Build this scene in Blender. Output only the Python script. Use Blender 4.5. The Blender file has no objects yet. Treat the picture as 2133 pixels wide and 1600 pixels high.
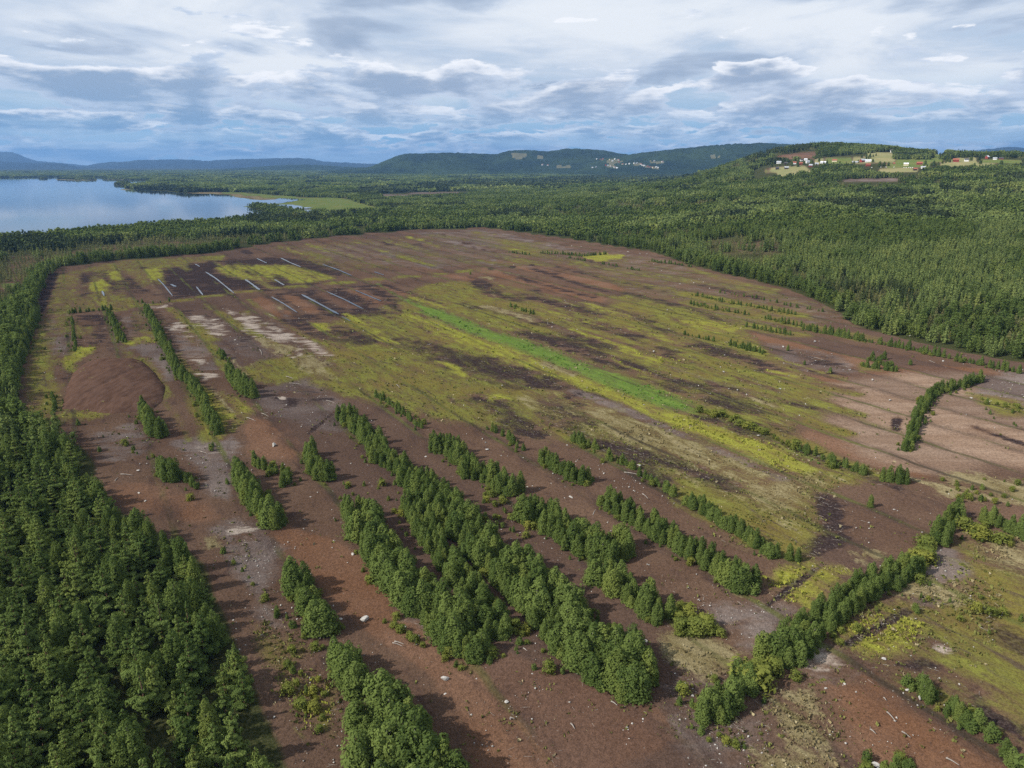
import bpy, math, random
import numpy as np

# ------------------------------------------------------------------ camera, sky, sun, exposure
SC = bpy.context.scene
F_PX, HOR, CAM_H = 1481.0, 340.0, 100.0            # surveyed focal length (photo pixels), horizon row, flight height
PITCH = math.atan((800 - HOR) / F_PX)
cam_d = bpy.data.cameras.new('camera')
cam = bpy.data.objects.new('camera', cam_d)
SC.collection.objects.link(cam)
cam.location = (0, 0, CAM_H)
cam.rotation_euler = (math.pi / 2 - PITCH, 0, 0)
cam_d.sensor_width = 36
cam_d.lens = 36 * F_PX / 2133
cam_d.clip_start, cam_d.clip_end = 1, 90000
SC.camera = cam

SUN_EL, SUN_AZ = math.radians(39), math.radians(-110)   # azimuth from +Y, clockwise: the sun stands behind and to the left of the view
SKY_STRENGTH, SUN_STRENGTH, EXPOSURE = 0.10, 4.8, 0.28
HAZE_DENSITY = 4.4e-5
CLOUD_X = 27.9

w = bpy.data.worlds.new('World'); SC.world = w; w.use_nodes = True
NT = w.node_tree; NT.nodes.clear()


class G:
    """small helper to wire shader nodes"""
    def __init__(s, nt): s.nt = nt
    def n(s, t, **k):
        o = s.nt.nodes.new(t)
        for a, b in k.items(): setattr(o, a, b)
        return o
    def put(s, sock, v):
        if hasattr(v, 'is_linked') or hasattr(v, 'links'): s.nt.links.new(v, sock)
        elif isinstance(v, (tuple, list)) and len(v) == 3 and sock.type == 'RGBA': sock.default_value = (*v, 1)
        else: sock.default_value = v
    def m(s, op, a, b=0.0, c=None, clamp=False):
        o = s.n('ShaderNodeMath', operation=op, use_clamp=clamp)
        s.put(o.inputs[0], a); s.put(o.inputs[1], b)
        if c is not None: s.put(o.inputs[2], c)
        return o.outputs[0]
    def step(s, v, lo, hi, a=0.0, b=1.0):
        o = s.n('ShaderNodeMapRange', interpolation_type='SMOOTHSTEP')
        s.put(o.inputs[0], v); s.put(o.inputs[1], lo); s.put(o.inputs[2], hi); s.put(o.inputs[3], a); s.put(o.inputs[4], b)
        return o.outputs[0]
    def mix(s, f, a, b, mode='MIX'):
        o = s.n('ShaderNodeMix', data_type='RGBA', blend_type=mode)
        s.put(o.inputs[0], f); s.put(o.inputs[6], a); s.put(o.inputs[7], b)
        return o.outputs[2]
    def noise(s, vec, scale, detail=4, rough=.55, dist=0.0, dim='3D'):
        o = s.n('ShaderNodeTexNoise', noise_dimensions=dim)
        s.put(o.inputs['Vector'], vec); s.put(o.inputs['Scale'], scale); s.put(o.inputs['Detail'], detail)
        s.put(o.inputs['Roughness'], rough); s.put(o.inputs['Distortion'], dist)
        return o.outputs[0]
    def mapping(s, vec, loc=(0, 0, 0), rot=(0, 0, 0), scale=(1, 1, 1)):
        o = s.n('ShaderNodeMapping'); s.put(o.inputs[0], vec)
        o.inputs[1].default_value = loc; o.inputs[2].default_value = rot; o.inputs[3].default_value = scale
        return o.outputs[0]
    def comb(s, x, y, z=0.0):
        o = s.n('ShaderNodeCombineXYZ'); s.put(o.inputs[0], x); s.put(o.inputs[1], y); s.put(o.inputs[2], z)
        return o.outputs[0]


def build_sky():
    g = G(NT)
    out = g.n('ShaderNodeOutputWorld'); bg = g.n('ShaderNodeBackground')
    NT.links.new(bg.outputs[0], out.inputs[0])
    sky = g.n('ShaderNodeTexSky', sky_type='NISHITA')
    sky.sun_disc = False; sky.sun_elevation = SUN_EL; sky.sun_rotation = SUN_AZ
    sky.air_density = 1.0; sky.dust_density = 0.6; sky.ozone_density = 2.0
    tc = g.n('ShaderNodeTexCoord').outputs['Generated']
    sep = g.n('ShaderNodeSeparateXYZ'); g.put(sep.inputs[0], tc)
    x, y, z = sep.outputs
    zc = g.m('MAXIMUM', z, 0.0)
    az = g.m('ARCTAN2', x, y)
    def deck(h, off, sx, sy):
        """where the line of sight meets a flat cloud deck"""
        q = g.m('DIVIDE', 1.0, g.m('ADD', zc, h))
        return g.comb(g.m('MULTIPLY_ADD', x, g.m('MULTIPLY', q, sx), off[0]), g.m('MULTIPLY_ADD', y, g.m('MULTIPLY', q, sy), off[1]), off[2])
    def bank(sc, asp, off, up=0.0):
        """distant cloud banks, seen from the side: bearing and height above the horizon"""
        return g.comb(g.m('MULTIPLY_ADD', az, sc, off[0]), g.m('MULTIPLY_ADD', g.m('ADD', zc, up), sc * asp, off[1]), off[2])
    base = g.mix(1.0, sky.outputs[0], (SKY_STRENGTH,) * 3, 'MULTIPLY')
    blue = g.mix(g.step(z, .22, .02), base, (.23, .42, .63))
    # high bright veil, brighter streaks in it
    vn = g.noise(deck(.10, (3.1, 7.7, 1.2), 1.0, .8), .9, 6, .58, .5)
    veil = g.m('MULTIPLY', g.step(z, .028, .115), g.step(vn, .30, .52, .70, 1.0))
    col = g.mix(veil, blue, g.mix(g.step(vn, .36, .62), (.46, .54, .66), (.70, .74, .79)))
    # flat grey patches below the veil
    gp = deck(.06, (105.4, 3.3, 4.0), 1.0, .75)
    gn_ = g.m('ADD', g.m('MULTIPLY', g.noise(gp, .95, 8, .50, .3), .72), g.m('MULTIPLY', g.noise(gp, .3, 2, .5), .28))
    gt = g.m('ADD', g.step(z, .05, .13, .58, .497), g.step(az, -.15, -.5, 0, .05))
    ge = g.m('SUBTRACT', gn_, gt)
    col = g.mix(g.step(ge, -.02, .05, 0.0, .85), col, g.mix(g.step(ge, .0, .10), (.48, .56, .68), (.27, .35, .48)))
    # cumulus banks over the horizon, lit from above
    def dens(up):
        a_ = g.noise(bank(7.0, 3.5, (CLOUD_X, 5.0, 7.0), up), 1.0, 9, .56, .15)
        b_ = g.noise(bank(14.0, 3.9, (CLOUD_X + 5, 2.0, 3.0), up), 1.0, 9, .56, .15)
        f = g.step(z, .035, .10)
        return g.m('ADD', g.m('MULTIPLY', a_, f), g.m('MULTIPLY', b_, g.m('SUBTRACT', 1.0, f)))
    upz = g.m('MULTIPLY_ADD', zc, .10, .005)
    d0 = dens(0.0); d1 = dens(upz)
    th = g.m('ADD', g.m('ADD', g.step(z, .085, .15, .43, .62), g.step(z, .03, .0, 0.0, .0)), g.step(az, -.1, -.45, 0.0, -.02))
    ex = g.m('SUBTRACT', d0, th)
    cover = g.step(ex, -.008, .034)
    lit = g.m('MULTIPLY', g.step(g.m('SUBTRACT', d0, d1), -.015, .085), g.step(ex, .20, .02))
    far = g.step(z, .10, .012)
    west = g.step(az, .05, -.5)
    blu = g.m('ADD', g.m('MULTIPLY', far, .75), g.m('MULTIPLY', west, .25), clamp=True)
    shade = g.mix(g.step(ex, .0, .15), (.55, .62, .73), (.30, .38, .51))
    shade = g.mix(blu, shade, g.mix(g.step(ex, .0, .13), (.36, .48, .65), (.16, .31, .51)))
    top = g.mix(g.m('MULTIPLY', far, .7), (.80, .82, .86), (.46, .59, .75))
    cc = g.mix(lit, shade, top)
    col = g.mix(cover, col, cc)
    # thin bands low down
    bn_ = g.noise(bank(5.0, 9.0, (8.0, 1.0, 2.0)), 1.0, 6, .55, .2)
    col = g.mix(g.m('MULTIPLY', g.step(bn_, .42, .62), g.step(z, .07, .02, 0.0, .75)), col, (.35, .51, .68))
    NT.links.new(col, bg.inputs[0]); bg.inputs[1].default_value = 1.0


build_sky()
sun_d = bpy.data.lights.new('sun', 'SUN'); sun_d.energy = SUN_STRENGTH; sun_d.angle = math.radians(.53); sun_d.color = (1, .945, .86)
sun = bpy.data.objects.new('sun', sun_d); SC.collection.objects.link(sun)
sun.rotation_euler = (math.pi / 2 - SUN_EL, 0, -SUN_AZ + math.pi)
SC.view_settings.view_transform = 'Standard'; SC.view_settings.look = 'None'
SC.view_settings.gamma = 1; SC.view_settings.exposure = EXPOSURE; SC.view_settings.use_curve_mapping = False
SC.render.engine = 'CYCLES'
cy = SC.cycles; cy.use_denoising = False
cy.max_bounces = 4; cy.diffuse_bounces = 2; cy.glossy_bounces = 2; cy.transmission_bounces = 2; cy.transparent_max_bounces = 4; cy.volume_bounces = 0
cy.volume_step_rate = 1.0

# ------------------------------------------------------------------ survey: photo pixel -> place on the ground
R_ = np.random.default_rng(7)
random.seed(7)
U0, V0 = 1066.5, 800.0


def ray(px, py):
    a, b = (px - U0) / F_PX, (V0 - py) / F_PX
    return np.array([a, math.cos(PITCH) + b * math.sin(PITCH), -math.sin(PITCH) + b * math.cos(PITCH)])


COLS = [700, 1000, 1150, 1300, 1420, 1500, 1600, 1700, 1800, 1900, 2000, 2133, 2500, 3200]
DIST = [60, 500, 700, 900, 1200, 1500, 1750, 1900, 2050, 2180, 2320, 2600, 3300, 5000, 9000]
ZT = np.array([  # terrain height: one row per distance, one column per bearing
    [0] * 14, [0] * 14,
    [0, 0, 0, 0, 2, 4, 5, 6, 7, 8, 9, 9, 9, 8],
    [0, 0, 0, 3, 10, 15, 19, 22, 25, 27, 29, 30, 30, 28],
    [0, 0, 4, 10, 22, 29, 34, 38, 42, 45, 47, 48, 48, 46],
    [0, 0, 8, 16, 32, 42, 50, 54, 58, 60, 62, 64, 64, 62],
    [0, 0, 8, 20, 38, 54, 70, 76, 80, 82, 84, 86, 86, 84],
    [0, 0, 7, 22, 42, 60, 84, 91, 95, 97, 97, 98, 98, 96],
    [0, 0, 6, 22, 44, 68, 104, 112, 114, 112, 108, 107, 107, 105],
    [0, 0, 5, 20, 44, 76, 121, 133, 131, 122, 116, 114, 112, 110],
    [0, 0, 4, 18, 42, 82, 136, 152, 148, 130, 123, 117, 114, 112],
    [0, 0, 3, 15, 36, 72, 122, 138, 134, 118, 112, 106, 104, 100],
    [0, 0, 2, 8, 20, 40, 70, 80, 78, 70, 66, 62, 60, 58],
    [0, 0, 0, 2, 4, 8, 14, 16, 16, 14, 12, 12, 12, 12], [0] * 14], float)
_K = (np.array(COLS) - U0) / F_PX * math.cos(PITCH) * 1.0 / math.cos(PITCH) * .955
_KF = np.linspace(_K[0], _K[-1], 240); _LF = np.linspace(math.log(60), math.log(9000), 240)
_Z1 = np.array([np.interp(_KF, _K, r) for r in ZT])
_Z2 = np.array([np.interp(_LF, np.log(DIST), _Z1[:, j]) for j in range(240)]).T
for _ in range(3):
    for ax, kk in ((0, 3), (1, 5)):
        _Z2 = sum(np.take(_Z2, np.clip(np.arange(240) + d, 0, 239), axis=ax) for d in range(-kk // 2, kk // 2 + 1)) / (2 * (kk // 2) + 1 if kk % 2 else kk + 1) if False else \
              sum(np.take(_Z2, np.clip(np.arange(240) + d, 0, 239), axis=ax) for d in range(-(kk // 2), kk // 2 + 1)) / (2 * (kk // 2) + 1)


def vnoise(x, y, seed=0):
    """smooth value noise"""
    xi, yi = np.floor(x), np.floor(y); fx, fy = x - xi, y - yi
    fx, fy = fx * fx * (3 - 2 * fx), fy * fy * (3 - 2 * fy)
    def h(a, b):
        v = np.sin(a * 127.1 + b * 311.7 + seed * 74.7) * 43758.5453
        return v - np.floor(v)
    return (h(xi, yi) * (1 - fx) + h(xi + 1, yi) * fx) * (1 - fy) + (h(xi, yi + 1) * (1 - fx) + h(xi + 1, yi + 1) * fx) * fy


def terr(x, y):
    x, y = np.asarray(x, float), np.asarray(y, float)
    d = np.hypot(x, y); k = np.where(y > 1, x / np.maximum(y, 1), np.where(x > 0, 9, -9))
    a = np.clip((k - _KF[0]) / (_KF[-1] - _KF[0]) * 239, 0, 238.999); b = np.clip((np.log(np.maximum(d, 60)) - _LF[0]) / (_LF[-1] - _LF[0]) * 239, 0, 238.999)
    a0, b0 = a.astype(int), b.astype(int); fa, fb = a - a0, b - b0
    z = (_Z2[b0, a0] * (1 - fa) + _Z2[b0, a0 + 1] * fa) * (1 - fb) + (_Z2[b0 + 1, a0] * (1 - fa) + _Z2[b0 + 1, a0 + 1] * fa) * fb
    z = np.where(y > 1, z, 0)
    return z + np.minimum(z / 25, 1) * (vnoise(x / 90, y / 90, 3) - .5) * 5


_DS = np.exp(np.linspace(math.log(50), math.log(30000), 3000))


def at(px, py):
    """where the sight line through a photo pixel meets the ground"""
    r = ray(px, py); hr = math.hypot(r[0], r[1])
    t = _DS / hr
    zz = CAM_H + t * r[2]; g = terr(r[0] * t, r[1] * t)
    i = np.nonzero(zz < g)[0]
    if len(i) == 0: return np.array([r[0], r[1]]) * (9000 / hr)
    i = i[0]
    if i == 0: return np.array([r[0], r[1]]) * t[0]
    e0, e1 = zz[i - 1] - g[i - 1], g[i] - zz[i]
    tt = t[i - 1] + (t[i] - t[i - 1]) * e0 / (e0 + e1 + 1e-9)
    return np.array([r[0], r[1]]) * tt


def W(pts): return np.array([at(*p) for p in pts])


def pix(x, y, z):
    dy, dz = y * math.cos(PITCH) - (z - CAM_H) * math.sin(PITCH), y * math.sin(PITCH) + (z - CAM_H) * math.cos(PITCH)
    return U0 + F_PX * x / dy, V0 - F_PX * dz / dy


E_S = np.array([.507, -.862]); E_T = np.array([.862, .507])     # along and across the peat strips


def inside(P, poly):
    x, y = P[:, 0], P[:, 1]; r = np.zeros(len(P), bool); n = len(poly)
    for i in range(n):
        (x1, y1), (x2, y2) = poly[i], poly[(i + 1) % n]
        c = (y1 > y) != (y2 > y)
        r ^= c & (x < (x2 - x1) * (y - y1) / (y2 - y1 + 1e-12) + x1)
    return r


def seg_dist(P, pts, closed=False):
    d = np.full(len(P), 1e9); n = len(pts)
    for i in range(n if closed else n - 1):
        a, b = pts[i], pts[(i + 1) % n]; ab = b - a
        t = np.clip(((P - a) @ ab) / (ab @ ab + 1e-9), 0, 1)
        d = np.minimum(d, np.hypot(P[:, 0] - a[0] - t * ab[0], P[:, 1] - a[1] - t * ab[1]))
    return d


# ------------------------------------------------------------------ what grows or lies where
MOSS, BRIGHT, GREEN, DARK, PALE, GREY, RED, STRAW, FOREST, MEADOW, HAY, PAN = range(12)
FIELD = [(105, 572), (130, 556), (250, 541), (420, 530), (560, 507), (700, 492), (850, 480), (1010, 474), (1040, 478), (1200, 500), (1350, 522), (1420, 547),
         (1510, 572), (1560, 582), (1640, 602), (1700, 627), (1750, 652), (1765, 668), (1790, 680), (1850, 697), (1950, 722), (2050, 742), (2133, 756), (2400, 810), (2700, 1700),
         (640, 1700), (600, 1600), (550, 1480), (500, 1360), (450, 1250), (420, 1170), (340, 1120), (260, 1070), (195, 1000), (200, 970), (175, 930), (60, 890), (40, 850), (45, 740), (80, 655)]
OPS = []


def P(layer, pts, val=1.0, soft=3.0): OPS.append(('p', layer, W(pts), val, soft))
def L(layer, pts, width, val=1.0, soft=1.5): OPS.append(('l', layer, W(pts), val, soft, width))


P(None, FIELD, 1, 3)
# far block beyond the cross ditch
P(MOSS, [(108, 574), (250, 543), (420, 533), (440, 545), (350, 560), (330, 590), (250, 612), (300, 632), (230, 644), (92, 655)], .62, 4)
P(DARK, [(160, 570), (225, 560), (235, 575), (170, 592)], .55, 5); P(DARK, [(150, 600), (190, 595), (200, 612), (160, 622)], .5, 5)
P(BRIGHT, [(183, 590), (222, 578), (236, 597), (200, 612), (188, 604)], .85, 4); P(BRIGHT, [(300, 562), (335, 555), (345, 590), (312, 588)], .8, 4)
P(DARK, [(215, 582), (270, 570), (300, 600), (362, 620), (260, 608)], .6, 4)
P(DARK, [(328, 562), (430, 545), (560, 535), (700, 545), (720, 570), (640, 598), (490, 612), (365, 622)], .8, 7)
P(BRIGHT, [(445, 556), (485, 550), (531, 553), (580, 549), (610, 552), (651, 564), (685, 572), (698, 581), (632, 590), (560, 588), (500, 582), (460, 574)], .58, 6)
P(DARK, [(500, 562), (530, 560), (550, 575), (510, 572)], .5, 4); P(MOSS, [(420, 535), (470, 532), (465, 540), (430, 544)], .9, 4)
P(RED, [(560, 512), (700, 494), (840, 484), (1010, 478), (1080, 540), (1110, 548), (900, 568), (760, 562), (640, 530)], .3, 6)
P(GREY, [(860, 486), (1010, 477), (1120, 500), (1180, 512), (1050, 520), (930, 505)], .6, 8)
for a in ([(585, 514), (632, 529)], [(670, 513), (756, 538)], [(695, 508), (790, 532)], [(741, 506), (800, 523)], [(640, 508), (690, 525)], [(800, 503), (880, 520)], [(960, 515), (1010, 523)], [(1000, 512), (1090, 540)]):
    L(BRIGHT, a, 5, .72, 5)
P(RED, [(890, 522), (980, 515), (1105, 545), (1080, 550), (960, 545)], .8, 6)
P(MOSS, [(1040, 500), (1130, 505), (1180, 525), (1120, 530), (1060, 520)], .6, 8)
L(PALE, [(1015, 552), (1045, 550)], 3, .5, 5)
for a in ([(720, 540), (830, 565)], [(790, 530), (900, 556)], [(850, 515), (960, 545)], [(900, 505), (1020, 540)]): L(DARK, a, 2, .6, 2)
# right hand block
P(GREY, [(1100, 505), (1350, 530), (1520, 580), (1640, 610), (1755, 655), (1740, 668), (1560, 690), (1420, 640), (1250, 590), (1120, 545)], .5, 10)
P(MOSS, [(980, 595), (1100, 515), (1350, 535), (1560, 590), (1740, 655), (1560, 695), (1300, 632)], .36, 25)
P(MOSS, [(560, 515), (1010, 480), (1120, 520), (1080, 548), (700, 565)], .30, 20)
P(BRIGHT, [(1208, 534), (1250, 526), (1300, 532), (1292, 541), (1240, 544)], 1, 2)
P(MOSS, [(1420, 552), (1520, 580), (1640, 605), (1600, 612), (1480, 580)], .55, 6)
for a in ([(1441, 613), (1656, 655)], [(1438, 632), (1561, 655)], [(1591, 662), (1800, 705)], [(1555, 679), (1660, 697)]): L(MOSS, a, 9, .6, 5)
# the wide mossy middle
P(MOSS, [(470, 770), (560, 745), (700, 725), (640, 682), (770, 650), (830, 612), (900, 590), (1000, 582), (1080, 600), (1220, 640), (1300, 632), (1420, 640), (1560, 690), (1600, 730), (1730, 800), (1780, 858), (1700, 870),
         (1620, 860), (1760, 960), (1900, 1002), (1740, 1020), (1722, 1080), (1742, 1112), (1690, 1150), (1620, 1160), (1500, 1085), (1350, 985), (1200, 925), (1050, 895), (900, 872), (760, 832), (650, 805), (560, 800)], .8, 7)
P(STRAW, [(1150, 800), (1300, 840), (1500, 905), (1640, 960), (1760, 1000), (1700, 1060), (1650, 1110), (1500, 1040), (1300, 940), (1180, 880), (1080, 840)], .42, 14)
P(MOSS, [(1420, 1010), (1560, 1060), (1680, 1120), (1650, 1150), (1560, 1130), (1440, 1060)], .85, 9)
P(GREY, [(600, 520), (760, 505), (1000, 500), (1090, 540), (900, 560), (700, 545)], .38, 10)
P(RED, [(920, 575), (1000, 560), (1110, 553), (1180, 552), (1310, 605), (1270, 622), (1245, 638), (1100, 605), (1000, 588)], .78, 5)
for a in ([(1050, 567), (1120, 590), (1240, 620)], [(1110, 560), (1200, 590), (1290, 615)], [(1160, 556), (1260, 580), (1360, 600)]): L(DARK, a, 4, .62, 4)
for a, wd in (([(790, 593), (850, 612), (910, 632)], 6), ([(943, 752), (1010, 775), (1080, 798)], 12), ([(1020, 750), (1110, 778), (1205, 812)], 11), ([(825, 710), (880, 722), (940, 745)], 11), ([(995, 831), (1060, 862), (1120, 903)], 6),
              ([(1143, 700), (1250, 742), (1420, 805)], 9), ([(1084, 690), (1192, 724)], 8), ([(1094, 663), (1180, 690), (1258, 716)], 8), ([(1225, 672), (1350, 710), (1400, 730)], 8), ([(1094, 613), (1160, 632), (1240, 654)], 9),
              ([(995, 585), (1031, 614), (1080, 625)], 9), ([(1240, 636), (1330, 660), (1400, 690)], 6), ([(1300, 610), (1430, 640), (1500, 665)], 5), ([(1400, 800), (1500, 830), (1560, 850)], 9), ([(1480, 800), (1560, 820)], 6),
              ([(1600, 830), (1700, 850), (1780, 858)], 6), ([(1560, 880), (1660, 900), (1720, 910)], 5), ([(1290, 930), (1400, 965), (1520, 1010)], 5), ([(1000, 640), (1090, 660)], 6), ([(1450, 720), (1560, 750), (1650, 790)], 7)):
    L(DARK, a, wd, .66, 5)
P(BRIGHT, [(1400, 665), (1480, 668), (1551, 681), (1540, 693), (1450, 690)], .7, 5)
P(BRIGHT, [(820, 640), (900, 665), (1000, 700), (1100, 742), (1250, 800), (1380, 850), (1560, 908), (1640, 943), (1705, 980), (1650, 988), (1500, 925), (1350, 875), (1200, 805), (1050, 745), (900, 695)], .68, 6)
L(GREEN, [(785, 590), (850, 628), (930, 660)], 2.5, .6, 5)
L(GREEN, [(900, 648), (1000, 692), (1100, 722), (1200, 762), (1300, 802), (1400, 842)], 5.5, .72, 12)
L(GREEN, [(1380, 834), (1500, 880), (1560, 898), (1640, 930), (1700, 962)], 3, .5, 7)
P(BRIGHT, [(1000, 822), (1040, 822), (1060, 832), (1020, 836)], .8, 4)
# light brown pans at the right
P(RED, [(1560, 690), (1620, 700), (1700, 722), (1850, 758), (2040, 765), (2133, 785), (2300, 830), (2300, 1000), (2060, 960), (1990, 992), (1900, 1000), (1760, 955), (1660, 905), (1770, 868), (1740, 810), (1620, 740)], .92, 5)
P(PAN, [(1720, 800), (1850, 778), (2030, 775), (2133, 800), (2300, 840), (2300, 1010), (2070, 975), (1990, 1000), (1880, 985), (1790, 950), (1720, 880)], .8, 9)
P(GREY, [(1590, 712), (1750, 738), (1800, 775), (1700, 780), (1620, 750)], .62, 7)
P(DARK, [(1650, 730), (1740, 742), (1760, 765), (1690, 760)], .45, 7)
P(MOSS, [(1780, 755), (1830, 765), (1840, 775), (1790, 775)], .7, 3)
for a in ([(1600, 780), (1700, 800), (1782, 820)], [(1640, 820), (1720, 845), (1785, 862)], [(1690, 880), (1760, 900)]): L(MOSS, a, 4, .8, 3)
P(GREY, [(2030, 780), (2133, 775), (2300, 800), (2250, 860), (2100, 850), (2020, 830)], .75, 8)
P(MOSS, [(2020, 820), (2110, 830), (2200, 870), (2080, 870)], .6, 5)
P(STRAW, [(1900, 1000), (2000, 985), (2133, 1000), (2300, 1010), (2300, 1100), (2080, 1050), (1960, 1040)], .6, 8)
P(None, [(1690, 1150), (1742, 1108), (1722, 1065), (1722, 1030), (1760, 1012), (1900, 1010), (1955, 1050), (1930, 1112), (1830, 1160), (1770, 1192)], .9, 3)
L(DARK, [(1720, 1035), (1735, 1085), (1738, 1110), (1690, 1148)], 4, .75, 3); P(DARK, [(1700, 1040), (1790, 1050), (1740, 1100)], .5, 4)
P(BRIGHT, [(1590, 1205), (1630, 1175), (1690, 1172), (1765, 1190), (1730, 1240), (1690, 1272), (1640, 1250), (1605, 1225)], .66, 4)
P(STRAW, [(1760, 1150), (1830, 1140), (1870, 1150), (1800, 1175)], .5, 4)
# lower right
P(MOSS, [(1740, 1315), (1800, 1272), (1880, 1235), (1990, 1120), (2133, 1095), (2400, 1090), (2500, 1560), (2133, 1535), (2050, 1480), (2010, 1430), (1960, 1392), (1880, 1392), (1800, 1360), (1750, 1340)], .78, 5)
P(BRIGHT, [(1745, 1312), (1800, 1280), (1880, 1275), (1930, 1300), (1900, 1360), (1820, 1365), (1770, 1350)], .55, 4)
P(STRAW, [(2000, 1110), (2133, 1100), (2300, 1130), (2200, 1230), (2050, 1180)], .55, 8)
P(GREY, [(1930, 1130), (1990, 1145), (2028, 1190), (1960, 1232), (1905, 1200)], .85, 3)
P(STRAW, [(1880, 1200), (1960, 1210), (2040, 1215), (1990, 1260), (1890, 1255), (1850, 1240)], .55, 4)
P(GREY, [(1900, 1245), (1955, 1240), (1960, 1262), (1905, 1262)], .8, 3)
P(PALE, [(1932, 1330), (1955, 1330), (1986, 1352), (1965, 1363), (1940, 1350)], .72, 1.5)
P(DARK, [(1995, 1445), (2040, 1428), (2070, 1470), (2140, 1520), (2140, 1550), (2040, 1500)], .85, 3)
P(DARK, [(1850, 1372), (1900, 1365), (1955, 1385), (1965, 1400), (1880, 1412)], .6, 3); L(DARK, [(2040, 1270), (2133, 1350)], 4, .6, 4)
P(MOSS, [(1830, 1420), (1900, 1410), (1990, 1440), (2060, 1520), (1990, 1500), (1880, 1440)], .5, 4)
P(PALE, [(1690, 1340), (1730, 1350), (1785, 1395), (1720, 1408), (1640, 1385)], .45, 4)
P(GREY, [(1640, 1390), (1800, 1400), (1820, 1440), (1740, 1450), (1650, 1430)], .55, 5)
P(STRAW, [(1620, 1425), (1700, 1430), (1755, 1500), (1730, 1565), (1640, 1545), (1595, 1475)], .72, 5)
P(STRAW, [(1560, 1565), (1690, 1570), (1760, 1600), (1750, 1680), (1560, 1680)], .75, 4)
P(RED, [(1720, 1430), (1820, 1400), (1860, 1440), (2000, 1530), (2133, 1610), (2300, 1700), (1850, 1700), (1780, 1560)], .75, 5)
P(STRAW, [(1370, 1320), (1440, 1290), (1505, 1320), (1575, 1365), (1545, 1402), (1460, 1412), (1390, 1365)], .8, 4)
P(GREY, [(1460, 1255), (1560, 1235), (1640, 1270), (1640, 1320), (1560, 1360), (1500, 1310)], .6, 5)
P(GREY, [(1400, 1390), (1470, 1415), (1440, 1540), (1320, 1570), (1290, 1530), (1370, 1450)], .7, 6)
P(PALE, [(1330, 1500), (1430, 1440), (1450, 1470), (1390, 1530)], .3, 5)
P(GREY, [(1440, 1530), (1600, 1480), (1560, 1600), (1400, 1650)], .55, 5)
L(STRAW, [(1440, 1150), (1500, 1200), (1545, 1238)], 2.5, .6, 1.5)
# centre foreground
P(RED, [(860, 1330), (1000, 1370), (1250, 1440), (1330, 1500), (1320, 1650), (1020, 1650), (940, 1480)], .85, 5)
L(RED, [(560, 1120), (640, 1140), (700, 1175), (760, 1240), (850, 1310), (1000, 1390), (1150, 1450), (1320, 1520)], 7, .9, 2.5)
for dx, dy in ((0, 0), (22, -10), (60, 10), (84, 0)):
    L(RED, [(900 + dx, 1400 + dy), (1000 + dx, 1465 + dy), (1090 + dx, 1540 + dy), (1160 + dx, 1620 + dy)], .3, .9, .4)
P(GREY, [(830, 1230), (880, 1250), (930, 1330), (890, 1330), (820, 1270)], .6, 3); P(MOSS, [(950, 1370), (1000, 1390), (990, 1410), (940, 1390)], .5, 2)
P(GREY, [(430, 1075), (540, 1085), (590, 1140), (560, 1240), (610, 1320), (560, 1310), (500, 1220), (440, 1120)], .75, 4)
P(PALE, [(470, 1095), (525, 1095), (540, 1125), (490, 1130)], .42, 3)
P(STRAW, [(420, 1120), (460, 1110), (465, 1140), (425, 1150)], .6, 2)
P(GREY, [(350, 925), (470, 885), (500, 920), (480, 1050), (440, 1030), (400, 960)], .8, 4)
P(PALE, [(400, 925), (470, 935), (460, 960), (410, 950)], .25, 5)
P(RED, [(205, 1005), (330, 1005), (420, 1040), (480, 1080), (410, 1095), (270, 1060)], .7, 4)
P(RED, [(505, 870), (590, 880), (640, 940), (620, 960), (520, 950)], .9, 4)
P(GREY, [(165, 905), (280, 880), (330, 925), (260, 960), (205, 960)], .5, 4)
P(BRIGHT, [(600, 1400), (700, 1420), (700, 1540), (620, 1520)], .42, 4); P(MOSS, [(530, 1300), (600, 1320), (650, 1350), (600, 1420), (550, 1380)], .55, 3)
P(MOSS, [(380, 790), (470, 815), (540, 850), (500, 890), (460, 920), (425, 920), (395, 850)], .7, 3)
P(BRIGHT, [(405, 795), (470, 822), (530, 848), (480, 875), (460, 918), (430, 905)], .72, 3)
P(GREY, [(520, 815), (640, 785), (700, 830), (780, 880), (700, 900), (560, 870)], .75, 5); P(DARK, [(560, 820), (650, 800), (700, 840), (600, 850)], .35, 5)
P(PALE, [(580, 825), (610, 815), (612, 820), (588, 832)], .6, 1.5)
# left columns
P(MOSS, [(92, 660), (125, 655), (130, 700), (110, 740), (130, 850), (175, 880), (60, 890), (48, 850), (55, 740)], .75, 4)
P(BRIGHT, [(112, 750), (160, 722), (205, 720), (190, 735), (140, 765)], .95, 3); P(BRIGHT, [(60, 870), (140, 850), (250, 858), (180, 880)], .55, 3)
P(GREY, [(95, 665), (142, 655), (152, 742), (105, 745)], .55, 5); P(DARK, [(165, 655), (225, 650), (232, 680), (235, 715), (175, 722), (160, 690)], .5, 5)
P(MOSS, [(160, 680), (190, 680), (180, 700), (160, 700)], .6, 4)
P(GREY, [(255, 655), (300, 648), (330, 700), (270, 710)], .5, 5); P(BRIGHT, [(255, 712), (325, 692), (350, 700), (345, 710), (270, 722)], .7, 3)
P(MOSS, [(280, 650), (300, 645), (315, 700), (280, 700)], .5, 4)
P(GREY, [(230, 725), (350, 712), (380, 790), (345, 800), (330, 760), (290, 730)], .75, 4)
P(None, [(345, 640), (560, 618), (600, 640), (560, 665), (460, 655), (360, 650)], .9, 4)
P(DARK, [(340, 650), (400, 645), (560, 690), (650, 705), (640, 745), (520, 735), (350, 725)], .45, 6)
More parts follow.
